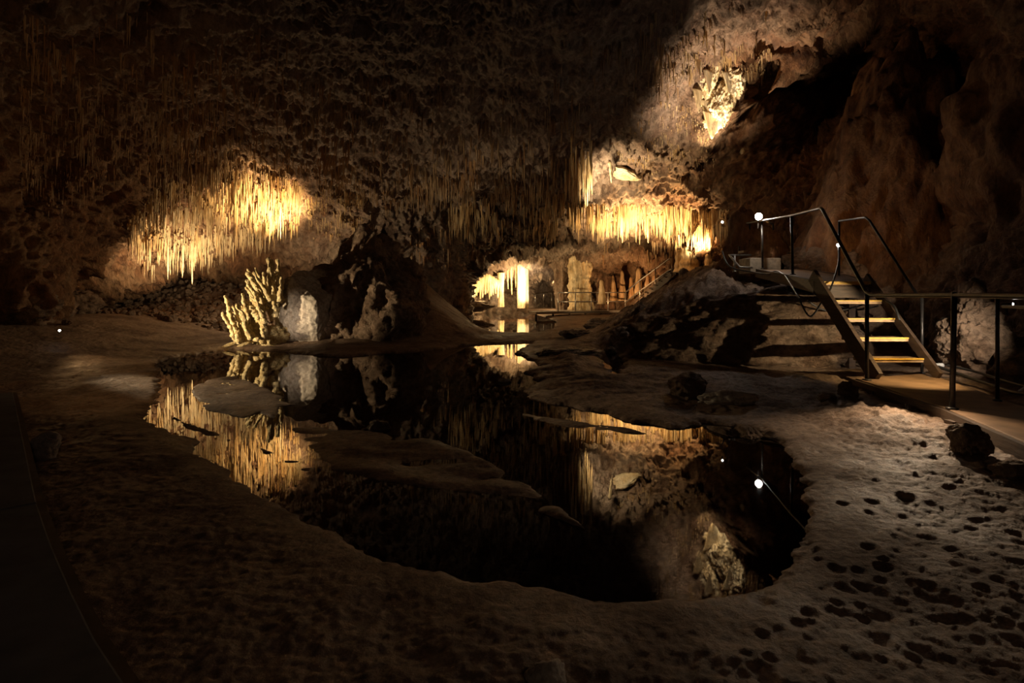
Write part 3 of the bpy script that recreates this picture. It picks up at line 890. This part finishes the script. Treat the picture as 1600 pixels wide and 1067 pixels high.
def stalagmite(px, pt, pb, d, wpx, mat, label, seed=1, tip=.35, group=None):
    a = at(px, pt, d); b = at(px, pb, d); w_ = wpx / F * d / 2
    ns_, nv = 28, 26
    v = []; g = np.random.default_rng(seed)
    for j in range(nv):
        t = j / (nv - 1)
        r = w_ * (1.15 - (1.15 - tip) * t ** 1.1) if t < .85 else w_ * (1.15 - (1.15 - tip) * t ** 1.1) * math.sqrt(max(0.0, 1 - ((t - .85) / .15) ** 2)) + .004
        r *= 1 + .07 * math.sin(t * 20 + seed)
        for i in range(ns_):
            th = 2 * math.pi * i / ns_
            q = r * (1 + .09 * math.sin(3 * th + seed) + .05 * math.sin(7 * th + seed * 2 + t * 5))
            v.append((a[0] + q * math.cos(th) + .06 * w_ * math.sin(t * 4), d + q * math.sin(th), b[2] + (a[2] - b[2]) * t))
    f = [[j * ns_ + i, j * ns_ + (i + 1) % ns_, (j + 1) * ns_ + (i + 1) % ns_, (j + 1) * ns_ + i] for j in range(nv - 1) for i in range(ns_)]
    f.append(list(range(ns_))[::-1]); f.append([(nv - 1) * ns_ + i for i in range(ns_)])
    return tag(npmesh('stalagmite', v, f, M[mat]), label, 'stalagmite', group)


stalagmite(1068, 418, 470, 14.2, 21, 'slope', 'tall dark stalagmite silhouetted below the far upper railing', 3, .55)
stalagmite(1034, 462, 490, 13.4, 14, 'slope', 'short dark stalagmite left below the tall dark one', 5, .6)
stalagmite(706, 442, 480, 25.5, 24, 'cream', 'pale cone shaped stalagmite on the bank left of the far passage', 6, .25)
stalagmite(1078, 384, 425, 20.0, 30, 'cream', 'smooth rounded pale stalagmite dome beside the far upper railing', 7, .8)
stalagmite(1064, 388, 425, 20.6, 20, 'cream', 'smaller pale dome behind the rounded one', 8, .75)
stalagmite(1107, 396, 425, 19.0, 14, 'cream', 'pale stub stalagmite at the right end of the far upper railing', 9, .6)
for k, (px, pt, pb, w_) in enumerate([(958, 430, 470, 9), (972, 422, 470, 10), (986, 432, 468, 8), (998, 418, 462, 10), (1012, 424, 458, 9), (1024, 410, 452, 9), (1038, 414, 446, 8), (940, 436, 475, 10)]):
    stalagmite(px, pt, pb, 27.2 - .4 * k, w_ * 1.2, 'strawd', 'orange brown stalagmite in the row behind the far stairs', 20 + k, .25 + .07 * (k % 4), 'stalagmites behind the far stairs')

# glowing ribbed left wall of the far passage: individual drapery ribs
for k in range(13):
    px = 738 + k * 3.3; tp = 424 + abs(k - 4) * 1.6; bt = 466 - (k % 4) * 3 + (k % 3)
    d = 26.2 + .12 * k
    a = at(px, tp, d); b = at(px, bt, d)
    mb = MB()
    rr = .09 + .05 * ((k * 7) % 5) / 5
    mb.tube([a + np.array([.02 * math.sin(k + t), .25 * (1 - t), 0]) + (b - a) * t for t in np.linspace(0, 1, 9)], [rr * (1.1 - .8 * t) * (1 + .2 * math.sin(9 * t + k)) for t in np.linspace(0, 1, 9)], 9)
    tag(mb.build('drapery', M['cream'], None, True), 'glowing ribbed drapery on the left wall of the far passage', 'drapery', 'draperies of the far passage wall')
for k, (px, tp, bt, w_) in enumerate([(799, 421, 461, .10), (793, 421, 452, .08), (806, 420, 450, .07)]):
    stl = at(px, tp, 28.4); L_ = (bt - tp) / F * 28.4
    stalactite(stl[0], stl[1], stl[2] + .2, L_ + .2, w_, 'straw', ['long glowing stalactite between the two white columns', 'shorter stalactite close to the slender white column', 'small stalactite close to the broad white column'][k])
rock('bank_rock', at(684, 470, 24.0), (.85, .5, .26), M['pale'], 501, 'pale tumbled rock on the bank left of the far pool', 'rock', sub_=5, facets=6, rough=.3)
rock('bank_rock', at(730, 478, 25.5), (1.2, .6, .26), M['pale'], 503, 'low sandy ledge rock at the edge of the far pool', 'rock', sub_=5, facets=6, rough=.22)

# ------------------------------------------------------------------ right walkway
DZ = .2
near = [(2.45, .4), (2.95, 2.0), (3.40, 3.45), (3.72, 4.5), (3.94, 6.02)]
far = [(3.45, .2), (3.95, 2.4), (4.28, 3.9), (4.52, 4.85), (5.08, 6.42)]
wk = thing('walkway', (3.9, 4.2, 0), 'brown concrete walkway with dark timber edge at the foot of the stairs', 'walkway')
segs = [(0, 2, .0), (2, 4, .0)]
for (i, j, _) in segs:
    pn = near[i:j + 1]; pf = far[i:j + 1]
    g = .006
    mb = MB(); mb.prism([(p[0], p[1] + (g if k == 0 else (-g if k == len(pn) - 1 else 0))) for k, p in enumerate(pn)] + [(p[0], p[1] + (g if k == 0 else (-g if k == len(pf) - 1 else 0))) for k, p in reversed(list(enumerate(pf)))], DZ - .06, DZ)
    mb.build('deck_slab', M['deck'], wk, False, .006)
for nm, ln, off in (('edge_board', near, -.022), ('edge_board', far, .022)):
    mb = MB()
    for a, b in zip(ln[:-1], ln[1:]):
        mb.beam((a[0] + off, a[1], DZ - .105), (b[0] + off, b[1], DZ - .105), .04, .19)
    mb.build(nm, M['fascia'], wk)
for (x, y) in [(3.86, 5.6), (3.62, 4.3), (4.8, 5.8), (4.35, 4.4), (3.1, 2.6)]:
    mb = MB(); mb.beam((x, y, -.12), (x, y, DZ - .06), .09, .09, (0, 1, 0)); mb.build('support', M['fascia'], wk)


def railing(label, posts, rails, mat='metal', loc=None, r=.021, lower=None, name='railing'):
    t = thing(name, loc or posts[0][0], label, 'railing')
    for a, b in posts:
        mb = MB(); mb.tube([a, b], r, 12); mb.lathe([(r * 2.2, 0), (r * 2.2, .012), (r * 1.2, .018)], a, 12)
        mb.build('post', M[mat], t, True)
    for ln in rails:
        mb = MB(); mb.tube(ln, r, 12); mb.build('handrail', M[mat], t, True)
    return t


RZ = 1.165
railing('dark steel railing along the pool side of the right walkway and stairs', [
    ((3.99, 5.9, DZ), (3.99, 5.9, RZ)), ((3.74, 4.46, DZ), (3.76, 4.46, RZ + .03)), ((3.36, 3.1, DZ), (3.36, 3.1, RZ)),
    ((4.60, 8.6, 1.47), (4.58, 8.6, 2.43)), ((5.16, 10.8, 1.66), (5.14, 10.8, 2.64))],
    [[(2.55, .6, RZ), (3.36, 3.1, RZ), (3.76, 4.46, RZ), (3.97, 5.80, RZ - .01), (4.00, 5.93, RZ + .03), (4.14, 6.6, 1.78), (4.26, 7.2, 2.32), (4.30, 7.32, 2.36), (4.58, 8.6, 2.44), (5.14, 10.8, 2.65), (5.24, 11.7, 2.72)]])
railing('dark steel railing on the rock side of the stairs and walkway', [
    ((5.0, 6.4, DZ), (5.0, 6.4, RZ - .02)), ((4.43, 4.79, DZ), (4.43, 4.79, RZ - .02)), ((4.02, 3.3, DZ), (4.02, 3.3, RZ - .02)), ((5.36, 8.6, 1.44), (5.36, 8.6, 2.33))],
    [[(3.5, 1.3, RZ - .02), (4.02, 3.3, RZ - .02), (4.43, 4.79, RZ - .02), (4.98, 6.34, RZ - .02), (5.01, 6.5, RZ), (5.04, 7.4, 2.2), (5.06, 7.52, 2.26), (5.36, 8.6, 2.35)],
     [(4.40, 4.70, RZ - .10), (4.02, 3.3, RZ - .10)]], r=.016)

# stairs
st = thing('staircase', (4.5, 6.6, DZ), 'open timber stairs with yellow edged treads rising from the walkway', 'stairs')
mb = MB(); mb.beam((4.16, 5.98, .20), (4.19, 7.32, 1.42), .05, .20); mb.build('stringer', M['fascia'], st, False, .004)
mb = MB(); mb.beam((4.90, 6.02, .22), (4.95, 7.34, 1.40), .04, .12); mb.build('stringer', M['fascia'], st, False, .004)
for k in range(4):
    zc = .40 + .225 * k; yc = 6.22 + .25 * k; xl = 4.20 + .01 * k; xr = 4.88 + .01 * k
    mb = MB(); mb.beam((xl, yc + .12, zc - .022), (xr, yc + .12, zc - .022), .24, .044)
    tr_ = mb.build('tread', M['tread'], st, False, .004)
    mb = MB(); mb.beam((xl + .03, yc - .002, zc - .002), (xr - .01, yc - .002, zc - .002), .04, .018)
    e = link(mb.build('edge_strip', M['yellow'], None, False, .003)) if False else mb.build('edge_strip', M['yellow'], tr_, False, .003)
    e['label'] = 'yellow edge strip'

# upper platform
pl = thing('platform', (4.9, 9.0, 1.3), 'sloping upper timber platform above the huge boulder', 'platform')
n3 = [(4.20, 7.24, 1.33), (4.56, 8.6, 1.455), (5.10, 10.9, 1.65)]
f3 = [(4.98, 7.24, 1.33), (5.46, 8.6, 1.455), (6.05, 10.9, 1.65)]
mb = MB(); mb.prism(n3 + f3[::-1], -.05, 0.0); mb.build('deck_slab', M['deck'], pl, False, .004)
for ln, off in ((n3, -.02), (f3, .02)):
    mb = MB()
    for a, b in zip(ln[:-1], ln[1:]): mb.beam((a[0] + off, a[1], a[2] - .07), (b[0] + off, b[1], b[2] - .07), .04, .17)
    mb.build('edge_board', M['fascia'], pl)
mb = MB(); mb.beam((4.22, 7.22, 1.315), (4.97, 7.22, 1.315), .03, .04); e = mb.build('edge_strip', M['yellow'], pl, False, .003); e['label'] = 'yellow edge strip'
mb = MB(); mb.beam((4.24, 7.28, 1.19), (4.96, 7.28, 1.19), .04, .16); mb.build('cross_beam', M['fascia'], pl)
for (x, y, zt) in [(4.9, 7.6, 1.26), (5.9, 10.4, 1.54)]:
    mb = MB(); mb.beam((x, y, -.1), (x, y, zt), .09, .09, (0, 1, 0)); mb.build('support', M['fascia'], pl)
blk = MB(); blk.prism([(4.99, 11.0), (5.64, 11.0), (5.64, 11.55), (4.99, 11.55)], 1.58, 1.90)
tag(blk.build('concrete_step', M['stone'], None, False, .015), 'sandy concrete block step at the top of the upper platform', 'step')
us = thing('staircase', (5.4, 12.0, 1.9), 'narrow wooden steps climbing beyond the concrete block', 'stairs')
for k in range(4):
    mb = MB(); mb.beam((5.12 + .06 * k, 11.75 + .3 * k, 2.08 + .18 * k), (5.72 + .06 * k, 11.75 + .3 * k, 2.08 + .18 * k), .28, .05); mb.build('tread', M['tread'], us, False, .004)
    mb = MB(); mb.beam((5.12 + .06 * k, 11.88 + .3 * k, 2.15 + .18 * k), (5.72 + .06 * k, 11.88 + .3 * k, 2.15 + .18 * k), .02, .14); mb.build('riser', M['fascia'], us)
railing('dark steel railing around the upper steps behind the lamp post', [((5.30, 11.7, 1.85), (5.30, 11.7, 2.72)), ((5.66, 13.0, 2.0), (5.66, 13.0, 2.92)), ((5.95, 11.9, 1.9), (5.92, 11.9, 2.72)), ((5.52, 12.4, 1.95), (5.52, 12.4, 2.85))],
        [[(5.30, 11.7, 2.72), (5.52, 12.4, 2.86), (5.66, 13.0, 2.92)], [(5.92, 11.9, 2.72), (6.2, 12.9, 2.95)]])
railing('pale steel toe rail looping at the corner of the upper platform', [((4.75, 11.2, 1.62), (4.75, 11.2, 1.98))],
        [[(5.15, 11.3, 1.98), (4.68, 11.3, 1.98), (4.70, 11.2, 1.9), (4.78, 11.0, 1.70), (5.0, 10.9, 1.69)]], 'galv', r=.022, name='toe_rail')

# ------------------------------------------------------------------ left walkway
lw = thing('walkway', (-2.2, 1.6, 0), 'dark blue grey concrete walkway at the lower left corner', 'walkway')
le = [gpt(px, py, DZ) for px, py in [(195, 1067), (150, 1000), (115, 930), (80, 850), (57, 785), (37, 690), (20, 612)]]
le = [(-.2, .55), (-.72, 1.08)] + le
lo = [(p[0] - 1.05, p[1] - .95) for p in le]
for i, j in ((0, 6), (6, 8)):
    a = le[i:j + 1]; b = lo[i:j + 1]
    g = .005
    def shr(ps): return [(p[0] + (-g if k == 0 else (g if k == len(ps) - 1 else 0)), p[1] + (g if k == 0 else (-g if k == len(ps) - 1 else 0))) for k, p in enumerate(ps)]
    mb = MB(); mb.prism(shr(a) + shr(b)[::-1], DZ - .08, DZ); mb.build('deck_slab', M['deckgrey'], lw, False, .006)
mb = MB()
for a, b in zip(le[:-1], le[1:]): mb.beam((a[0] + .01, a[1] + .01, DZ - .09), (b[0] + .01, b[1] + .01, DZ - .09), .03, .17)
mb.build('edge_board', M['fascia'], lw)
for i in (2, 5, 7):
    mb = MB(); mb.beam((le[i][0] - .1, le[i][1] - .1, -.1), (le[i][0] - .1, le[i][1] - .1, DZ - .08), .09, .09, (0, 1, 0)); mb.build('support', M['fascia'], lw)

# ------------------------------------------------------------------ far walkway and stairs
fw = thing('walkway', (3.5, 27, 0), 'far low walkway crossing the rear of the cave', 'walkway')
fz = .26
fn = [at(838, 0, 23.6)[:2], at(880, 0, 24.3)[:2], at(987, 0, 25.8)[:2]]
mb = MB(); mb.prism([(fn[0][0], fn[0][1]), (fn[1][0], fn[1][1]), (fn[2][0], fn[2][1]), (fn[2][0] + .2, fn[2][1] + 1.0), (fn[1][0] - .1, fn[1][1] + 1.1), (fn[0][0] - .3, fn[0][1] + 1.0)], fz - .10, fz); mb.build('deck_slab', M['galv'], fw)
for k in range(7):
    t = k / 6; x = fn[0][0] + (fn[2][0] - fn[0][0]) * t; y = fn[0][1] + (fn[2][1] - fn[0][1]) * t + .25
    mb = MB(); mb.beam((x, y, -.25), (x, y, fz - .1), .08, .08, (0, 1, 0)); mb.build('support', M['fascia'], fw)
fr_posts = []
for px, d in [(872, 24.4), (899, 24.8), (924, 25.1), (950, 25.5), (977, 25.9)]:
    q = at(px, 0, d); fr_posts.append(((q[0], q[1], fz), (q[0], q[1], fz + .88)))
railing('pale steel railing along the far walkway', fr_posts, [[p[1] for p in fr_posts], [(p[1][0], p[1][1], fz + .45) for p in fr_posts]], 'galv', r=.026)
fp = []
for px, pt, d in [(836, 460, 31), (849, 459, 30.3), (862, 458, 29.6)]:
    q = at(px, pt, d); fp.append(((q[0], q[1], fz), (q[0], q[1], q[2])))
railing('short dim railing of the far walkway beside the broad white column', fp, [[p[1] for p in fp]], 'galv', r=.02)
fs = thing('staircase', (5.8, 25, .2), 'dark far stairs climbing the rocky slope to the right', 'stairs')
A0, A1 = at(986, 484, 25.6), at(1056, 424, 22.5)
for dy in (0, .8):
    mb = MB(); mb.beam(A0 + np.array([0, dy, 0]), A1 + np.array([0, dy, 0]), .06, .28); mb.build('stringer', M['fascia'], fs)
for k in range(10):
    t = (k + .5) / 10; p = A0 + (A1 - A0) * t
    mb = MB(); mb.beam(p + np.array([0, .03, .03]), p + np.array([0, .77, .03]), .26, .04); mb.build('tread', M['fascia'], fs)
tp = at(1100, 425, 21.5)
mb = MB(); mb.prism([(A1[0], A1[1]), (tp[0], tp[1] - .2), (tp[0] + .3, tp[1] + .8), (A1[0] + .2, A1[1] + .9)], A1[2] - .05, A1[2] + .05)
tag(mb.build('landing', M['fascia'], fs), None)
fr2 = [at(977, 457, 25.9), at(1000, 438, 25.0), at(1046, 404, 23.2), at(1052, 402, 22.6), at(1090, 399, 21.4)]
railing('pale steel railing climbing beside the far stairs', [(at(1000, 474, 25.0), at(1000, 438, 25.0)), (at(1024, 454, 24.0), at(1024, 420, 24.0)), (at(1050, 432, 22.7), at(1050, 402, 22.7)), (at(1080, 428, 21.6), at(1080, 399.5, 21.6)), (at(1090, 428, 21.4), at(1090, 399, 21.4))],
        [fr2, [q - np.array([0, 0, .5]) for q in fr2[:4]]], 'galv', r=.03)
railing('short steel rail end at the pale domes', [(at(1100, 425, 20.4), at(1100, 392, 20.4))], [[at(1090, 399, 21.4), at(1100, 392, 20.4)]], 'galv', r=.022)


# ------------------------------------------------------------------ lamps, cables
def post_lamp(p, aim, label, mat='lamp', r=.028, L_=.07):
    t = thing('spot_lamp', p, label, 'lamp')
    p = Vector(p); d = Vector(aim).normalized()
    mb = MB(); mb.tube([p - d * L_, p - d * .01, p], [r * .7, r, r * 1.08], 14); mb.build('lamp_body', M['metal'], t, True)
    mb = MB(); mb.tube([p + d * .0005, p + d * .008], [r * .95, r * .8], 14); e = mb.build('lens', M[mat], t, True); e['label'] = 'glowing white lens'
    mb = MB(); mb.beam(p - d * L_ * .6 - Vector((0, 0, r)), p - d * L_ * .6 - Vector((0, 0, r * 3.2)), .014, .02, (0, 1, 0)); mb.build('bracket', M['metal'], t)
    return t


post_lamp((5.02, 10.68, 2.72), (-.25, -1, -.12), 'bright white lamp on top of the upper platform railing', 'lamp', .075, .12)
post_lamp((5.30, 8.52, 1.95), (-.5, -1, -.1), 'small white lamp halfway up the post right of the stairs', 'lampsm', .03)
post_lamp((4.50, 4.72, 1.07), (.75, -.75, -.05), 'white lamp clamped to the post at the right edge of the walkway', 'lamp', .027)
post_lamp((5.58, 12.2, 2.72), (-.2, -1, 0), 'tiny white lamp behind the upper railing posts', 'lampsm', .04)
post_lamp((5.05, 12.6, 2.86), (-.2, -1, 0), 'faint small lamp at the left corner of the upper railing', 'lampsm', .03)
X_, Y_ = gpt(93, 538, .25)
post_lamp((X_, Y_, zg(X_, Y_) + .22), (.75, -.6, -.2), 'small flood lamp on the ground below the left wall', 'lampsm', .02, .07)
for k, (px, py, d, r, lb) in enumerate([(18, 545, 10.6, (.9, .7, .5), 'dark brown rock at the left edge before the ground lamp'), (66, 528, 11.6, (.55, .5, .45), 'dark rough rock just left of the ground lamp'), (120, 512, 13.2, (.6, .5, .4), 'dark rock behind the ground lamp under the left wall'), (104, 541, 10.9, (.10, .08, .07), 'small lit stone right beside the ground lamp')]):
    q_ = at(px, py, d)
    rock('rock', (q_[0], d, zg(q_[0], d) + r[2] * .5), r, M['boulder'], 700 + k, lb, 'rock', sub_=5, rotz=k * .9, facets=10, rough=.25)
mb = MB(); mb.tube([(3.66, 4.86, -.05), (3.66, 4.86, .12), (3.67, 4.88, .15)], .014, 10)
tag(mb.build('peg', M['galv'], None, True), 'small pale peg standing in the mud under the right walkway edge', 'peg')


def cable(pts, r, name, label, mat='cable', cat='cable', n=60):
    pts = [Vector(map(float, p)) for p in pts]
    out = []
    for i in range(len(pts) - 1):
        p0 = pts[max(i - 1, 0)]; p1 = pts[i]; p2 = pts[i + 1]; p3 = pts[min(i + 2, len(pts) - 1)]
        for k in range(8):
            t = k / 8
            out.append(.5 * ((2 * p1) + (-p0 + p2) * t + (2 * p0 - 5 * p1 + 4 * p2 - p3) * t * t + (-p0 + 3 * p1 - 3 * p2 + p3) * t ** 3))
    out.append(pts[-1])
    mb = MB(); mb.tube(out, r, 8)
    return tag(mb.build(name, M[mat], None, True), label, cat)


cable([at(1128, 392, 11.2), at(1140, 416, 10.9), at(1175, 425, 10.4), at(1200, 428, 9.8), at(1215, 424, 9.4), at(1240, 440, 8.6), at(1268, 452, 7.7)], .016, 'cable', 'black cable drooping along the outer edge of the upper platform')
cable([at(1225, 428, 8.9), at(1245, 460, 7.6), at(1265, 494, 7.2), at(1285, 470, 7.1), at(1298, 450, 7.05), at(1310, 410, 7.6), at(1309, 386, 8.5)], .012, 'cable', 'thin black cable looping below the platform and up to the small post lamp')
cable([at(1262, 470, 7.5), at(1290, 485, 7.5), at(1330, 482, 7.5), at(1360, 470, 7.55)], .012, 'cable', 'black cable sagging behind the upper stair treads')
cable([at(1266, 455, 7.6), at(1300, 474, 7.6), at(1340, 484, 7.6), at(1372, 478, 7.65)], .010, 'cable', 'second thinner black cable behind the upper stair treads')
cable([at(1385, 470, 6.9), at(1398, 480, 6.7), at(1405, 500, 6.6)], .015, 'hose', 'dark hose bending down behind the stair rail', 'cable', 'hose')
cable([(5.08, 6.25, .30), (5.05, 5.9, .26), (4.98, 5.5, .23), (4.86, 5.1, .22), (4.80, 4.8, .24), (4.66, 4.4, .22), (4.4, 3.8, .2)], .018, 'cable', 'thick black cable lying along the rock side of the walkway')
cable([(5.14, 6.2, .33), (5.16, 5.8, .30), (5.06, 5.4, .28), (4.98, 5.0, .27), (4.9, 4.6, .28), (4.7, 4.2, .24)], .014, 'cable', 'second black cable lying beside the thick one by the walkway')
cable([(4.75, 4.92, .26), (4.80, 4.86, .33), (4.86, 4.80, .36), (4.84, 4.70, .28), (4.76, 4.74, .25), (4.72, 4.66, .25)], .012, 'hose', 'small coil of hose at the foot of the far walkway post', 'pipe', 'hose')
cable([(4.99, 6.32, .30), (5.08, 6.33, .30), (5.2, 6.34, .305)], .03, 'pipe', 'short grey plastic pipe at the foot of the railing post beside the stairs', 'pipe', 'pipe')


# ------------------------------------------------------------------ lights
def spot(name, p, tgt, e, ang, col=(1, .74, .40), blend=.6, rad=.05):
    l = bpy.data.lights.new(name, 'SPOT'); l.energy = e; l.spot_size = math.radians(ang); l.spot_blend = blend; l.color = col; l.shadow_soft_size = rad
    o = bpy.data.objects.new(name, l); COL.objects.link(o)
    o.location = tuple(map(float, p))
    o.rotation_euler = (Vector(tuple(map(float, tgt))) - Vector(o.location)).to_track_quat('-Z', 'Y').to_euler()
    return o


def point(name, p, e, col=(1, .74, .40), rad=.08):
    l = bpy.data.lights.new(name, 'POINT'); l.energy = e; l.color = col; l.shadow_soft_size = rad
    o = bpy.data.objects.new(name, l); COL.objects.link(o); o.location = tuple(map(float, p)); return o


WARM = (1, .70, .34); WARM2 = (1, .78, .48); WHITE = (1, .88, .76); AMB = (1, .55, .22)
# left curtain, from behind the tall boulder
spot('lamp_left_curtain', at(474, 415, 14.7), at(418, 305, 15.4), 3000, 70, WARM, 1)
point('lamp_left_curtain_wide', at(480, 432, 14.9), 190, WARM2, .1)
spot('lamp_left_fringe', at(310, 478, 14.2), at(275, 370, 15.2), 900, 110, WARM2, 1)
# spiky formation and pale boulder
spot('lamp_spiky', (-7.4, 9.0, .4), (-5.3, 11.0, .95), 1300, 46, WARM2, .8)
spot('fill_pale_boulder', (-5.0, 9.8, .16), (-4.5, 11.5, .7), 70, 44, (1, .80, .60), 1)  # unseen spot added over the water to light the boulder face
# bright right curtain
spot('lamp_right_curtain', at(1098, 398, 18.6), at(1075, 345, 19.2), 1300, 140, WARM, 1)
spot('lamp_right_curtain_wide', at(985, 425, 19.0), at(985, 325, 20.0), 3400, 110, WARM, 1)
# upper draperies
spot('lamp_draperies', at(1108, 290, 15.2), at(1122, 180, 16.2), 1500, 42, WARM2, 1)
spot('lamp_draperies_wide', at(1165, 330, 13.3), at(1118, 75, 14.6), 2900, 82, (1, .80, .58), 1)
# shield
spot('lamp_shield', at(925, 345, 15.6), at(962, 265, 17.0), 1300, 80, WARM2, 1)
# far passage
point('lamp_far_columns', at(800, 448, 27.1), 300, WARM)
spot('lamp_far_broad', at(835, 462, 25.8), at(817, 440, 28.2), 1300, 60, WARM2)
spot('lamp_far_drapery', at(752, 462, 24.9), at(748, 442, 26.6), 500, 100, WARM)
spot('lamp_far_bank', at(715, 478, 21.5), at(705, 468, 24.5), 160, 90, WARM)
point('lamp_far_right', at(872, 446, 31.5), 200, WARM)
spot('lamp_far_pillar', at(905, 470, 22.0), at(905, 420, 24), 300, 110, WARM)
spot('lamp_far_stairs', at(955, 478, 24.2), at(990, 430, 26), 400, 120, AMB)
point('lamp_far_landing', at(1096, 408, 20.6), 90, WARM)
# upper platform lamps
point('lamp_platform', (5.0, 10.62, 2.73), 32, WHITE, .03)
point('lamp_upper_steps', (5.50, 12.05, 2.70), 16, WHITE, .03)
spot('lamp_stair_post', (5.32, 8.6, 1.98), (7.4, 10.8, 3.6), 70, 120, AMB, 1, .03)
# right walkway
spot('lamp_walkway_post', (4.60, 4.6, 1.07), (5.15, 6.2, .74), 340, 42, (1, .84, .66), 1, .02)
spot('lamp_stairs', (5.0, 5.0, 1.0), (3.95, 7.9, .66), 340, 38, WARM2, .5, .012)
spot('lamp_deck', (4.45, 5.3, 1.05), (4.45, 5.9, .2), 95, 80, WARM, .9, .02)
spot('lamp_deck_edge', (3.55, 4.72, .74), (3.05, 4.0, 0), 85, 112, (1, .74, .48), 1, .02)
# ground flood at the left wall
spot('lamp_left_floor', (X_ + .15, Y_ - .1, zg(X_, Y_) + .42), (*gpt(230, 580), 0), 45, 50, AMB, 1)
spot('fill_left_island', (-8.2, 8.0, 1.3), (-3.2, 6.3, 0), 1100, 22, WARM2, 1, .05)  # added side light without a fixture, brightens the mud island
# added fill lights with no visible source: foreground, left wall and middle ceiling
point('fill_behind', (1.5, -2.5, 3.2), 24, (1, .74, .54), .4)
spot('fill_left_wall', (-3.0, 4.0, .6), (-8.5, 11, 3.2), 120, 85, AMB, 1, .2)
spot('fill_ceiling_mid', (-.8, 13.4, .4), (-.4, 13.4, 5.5), 48, 120, (1, .64, .38), 1, .2)

wd = bpy.data.worlds.new('cave_dark'); SC.world = wd; wd.use_nodes = True
wd.node_tree.nodes['Background'].inputs[0].default_value = (0, 0, 0, 1)

cam = bpy.data.cameras.new('camera'); co = bpy.data.objects.new('camera', cam); COL.objects.link(co)
co.location = (0, 0, CAMZ); co.rotation_euler = (math.radians(90), 0, 0)
cam.sensor_width = 36; cam.lens = 36 * F / 1600; cam.shift_y = -(533.5 - HOR) / 1600; cam.clip_start = .05; cam.clip_end = 200
SC.camera = co
SC.view_settings.view_transform = 'Standard'; SC.view_settings.look = 'None'; SC.view_settings.gamma = 1; SC.view_settings.use_curve_mapping = False
SC.view_settings.exposure = 0.0
SC.cycles.use_denoising = True
SC.cycles.max_bounces = 8; SC.cycles.sample_clamp_indirect = 4.0
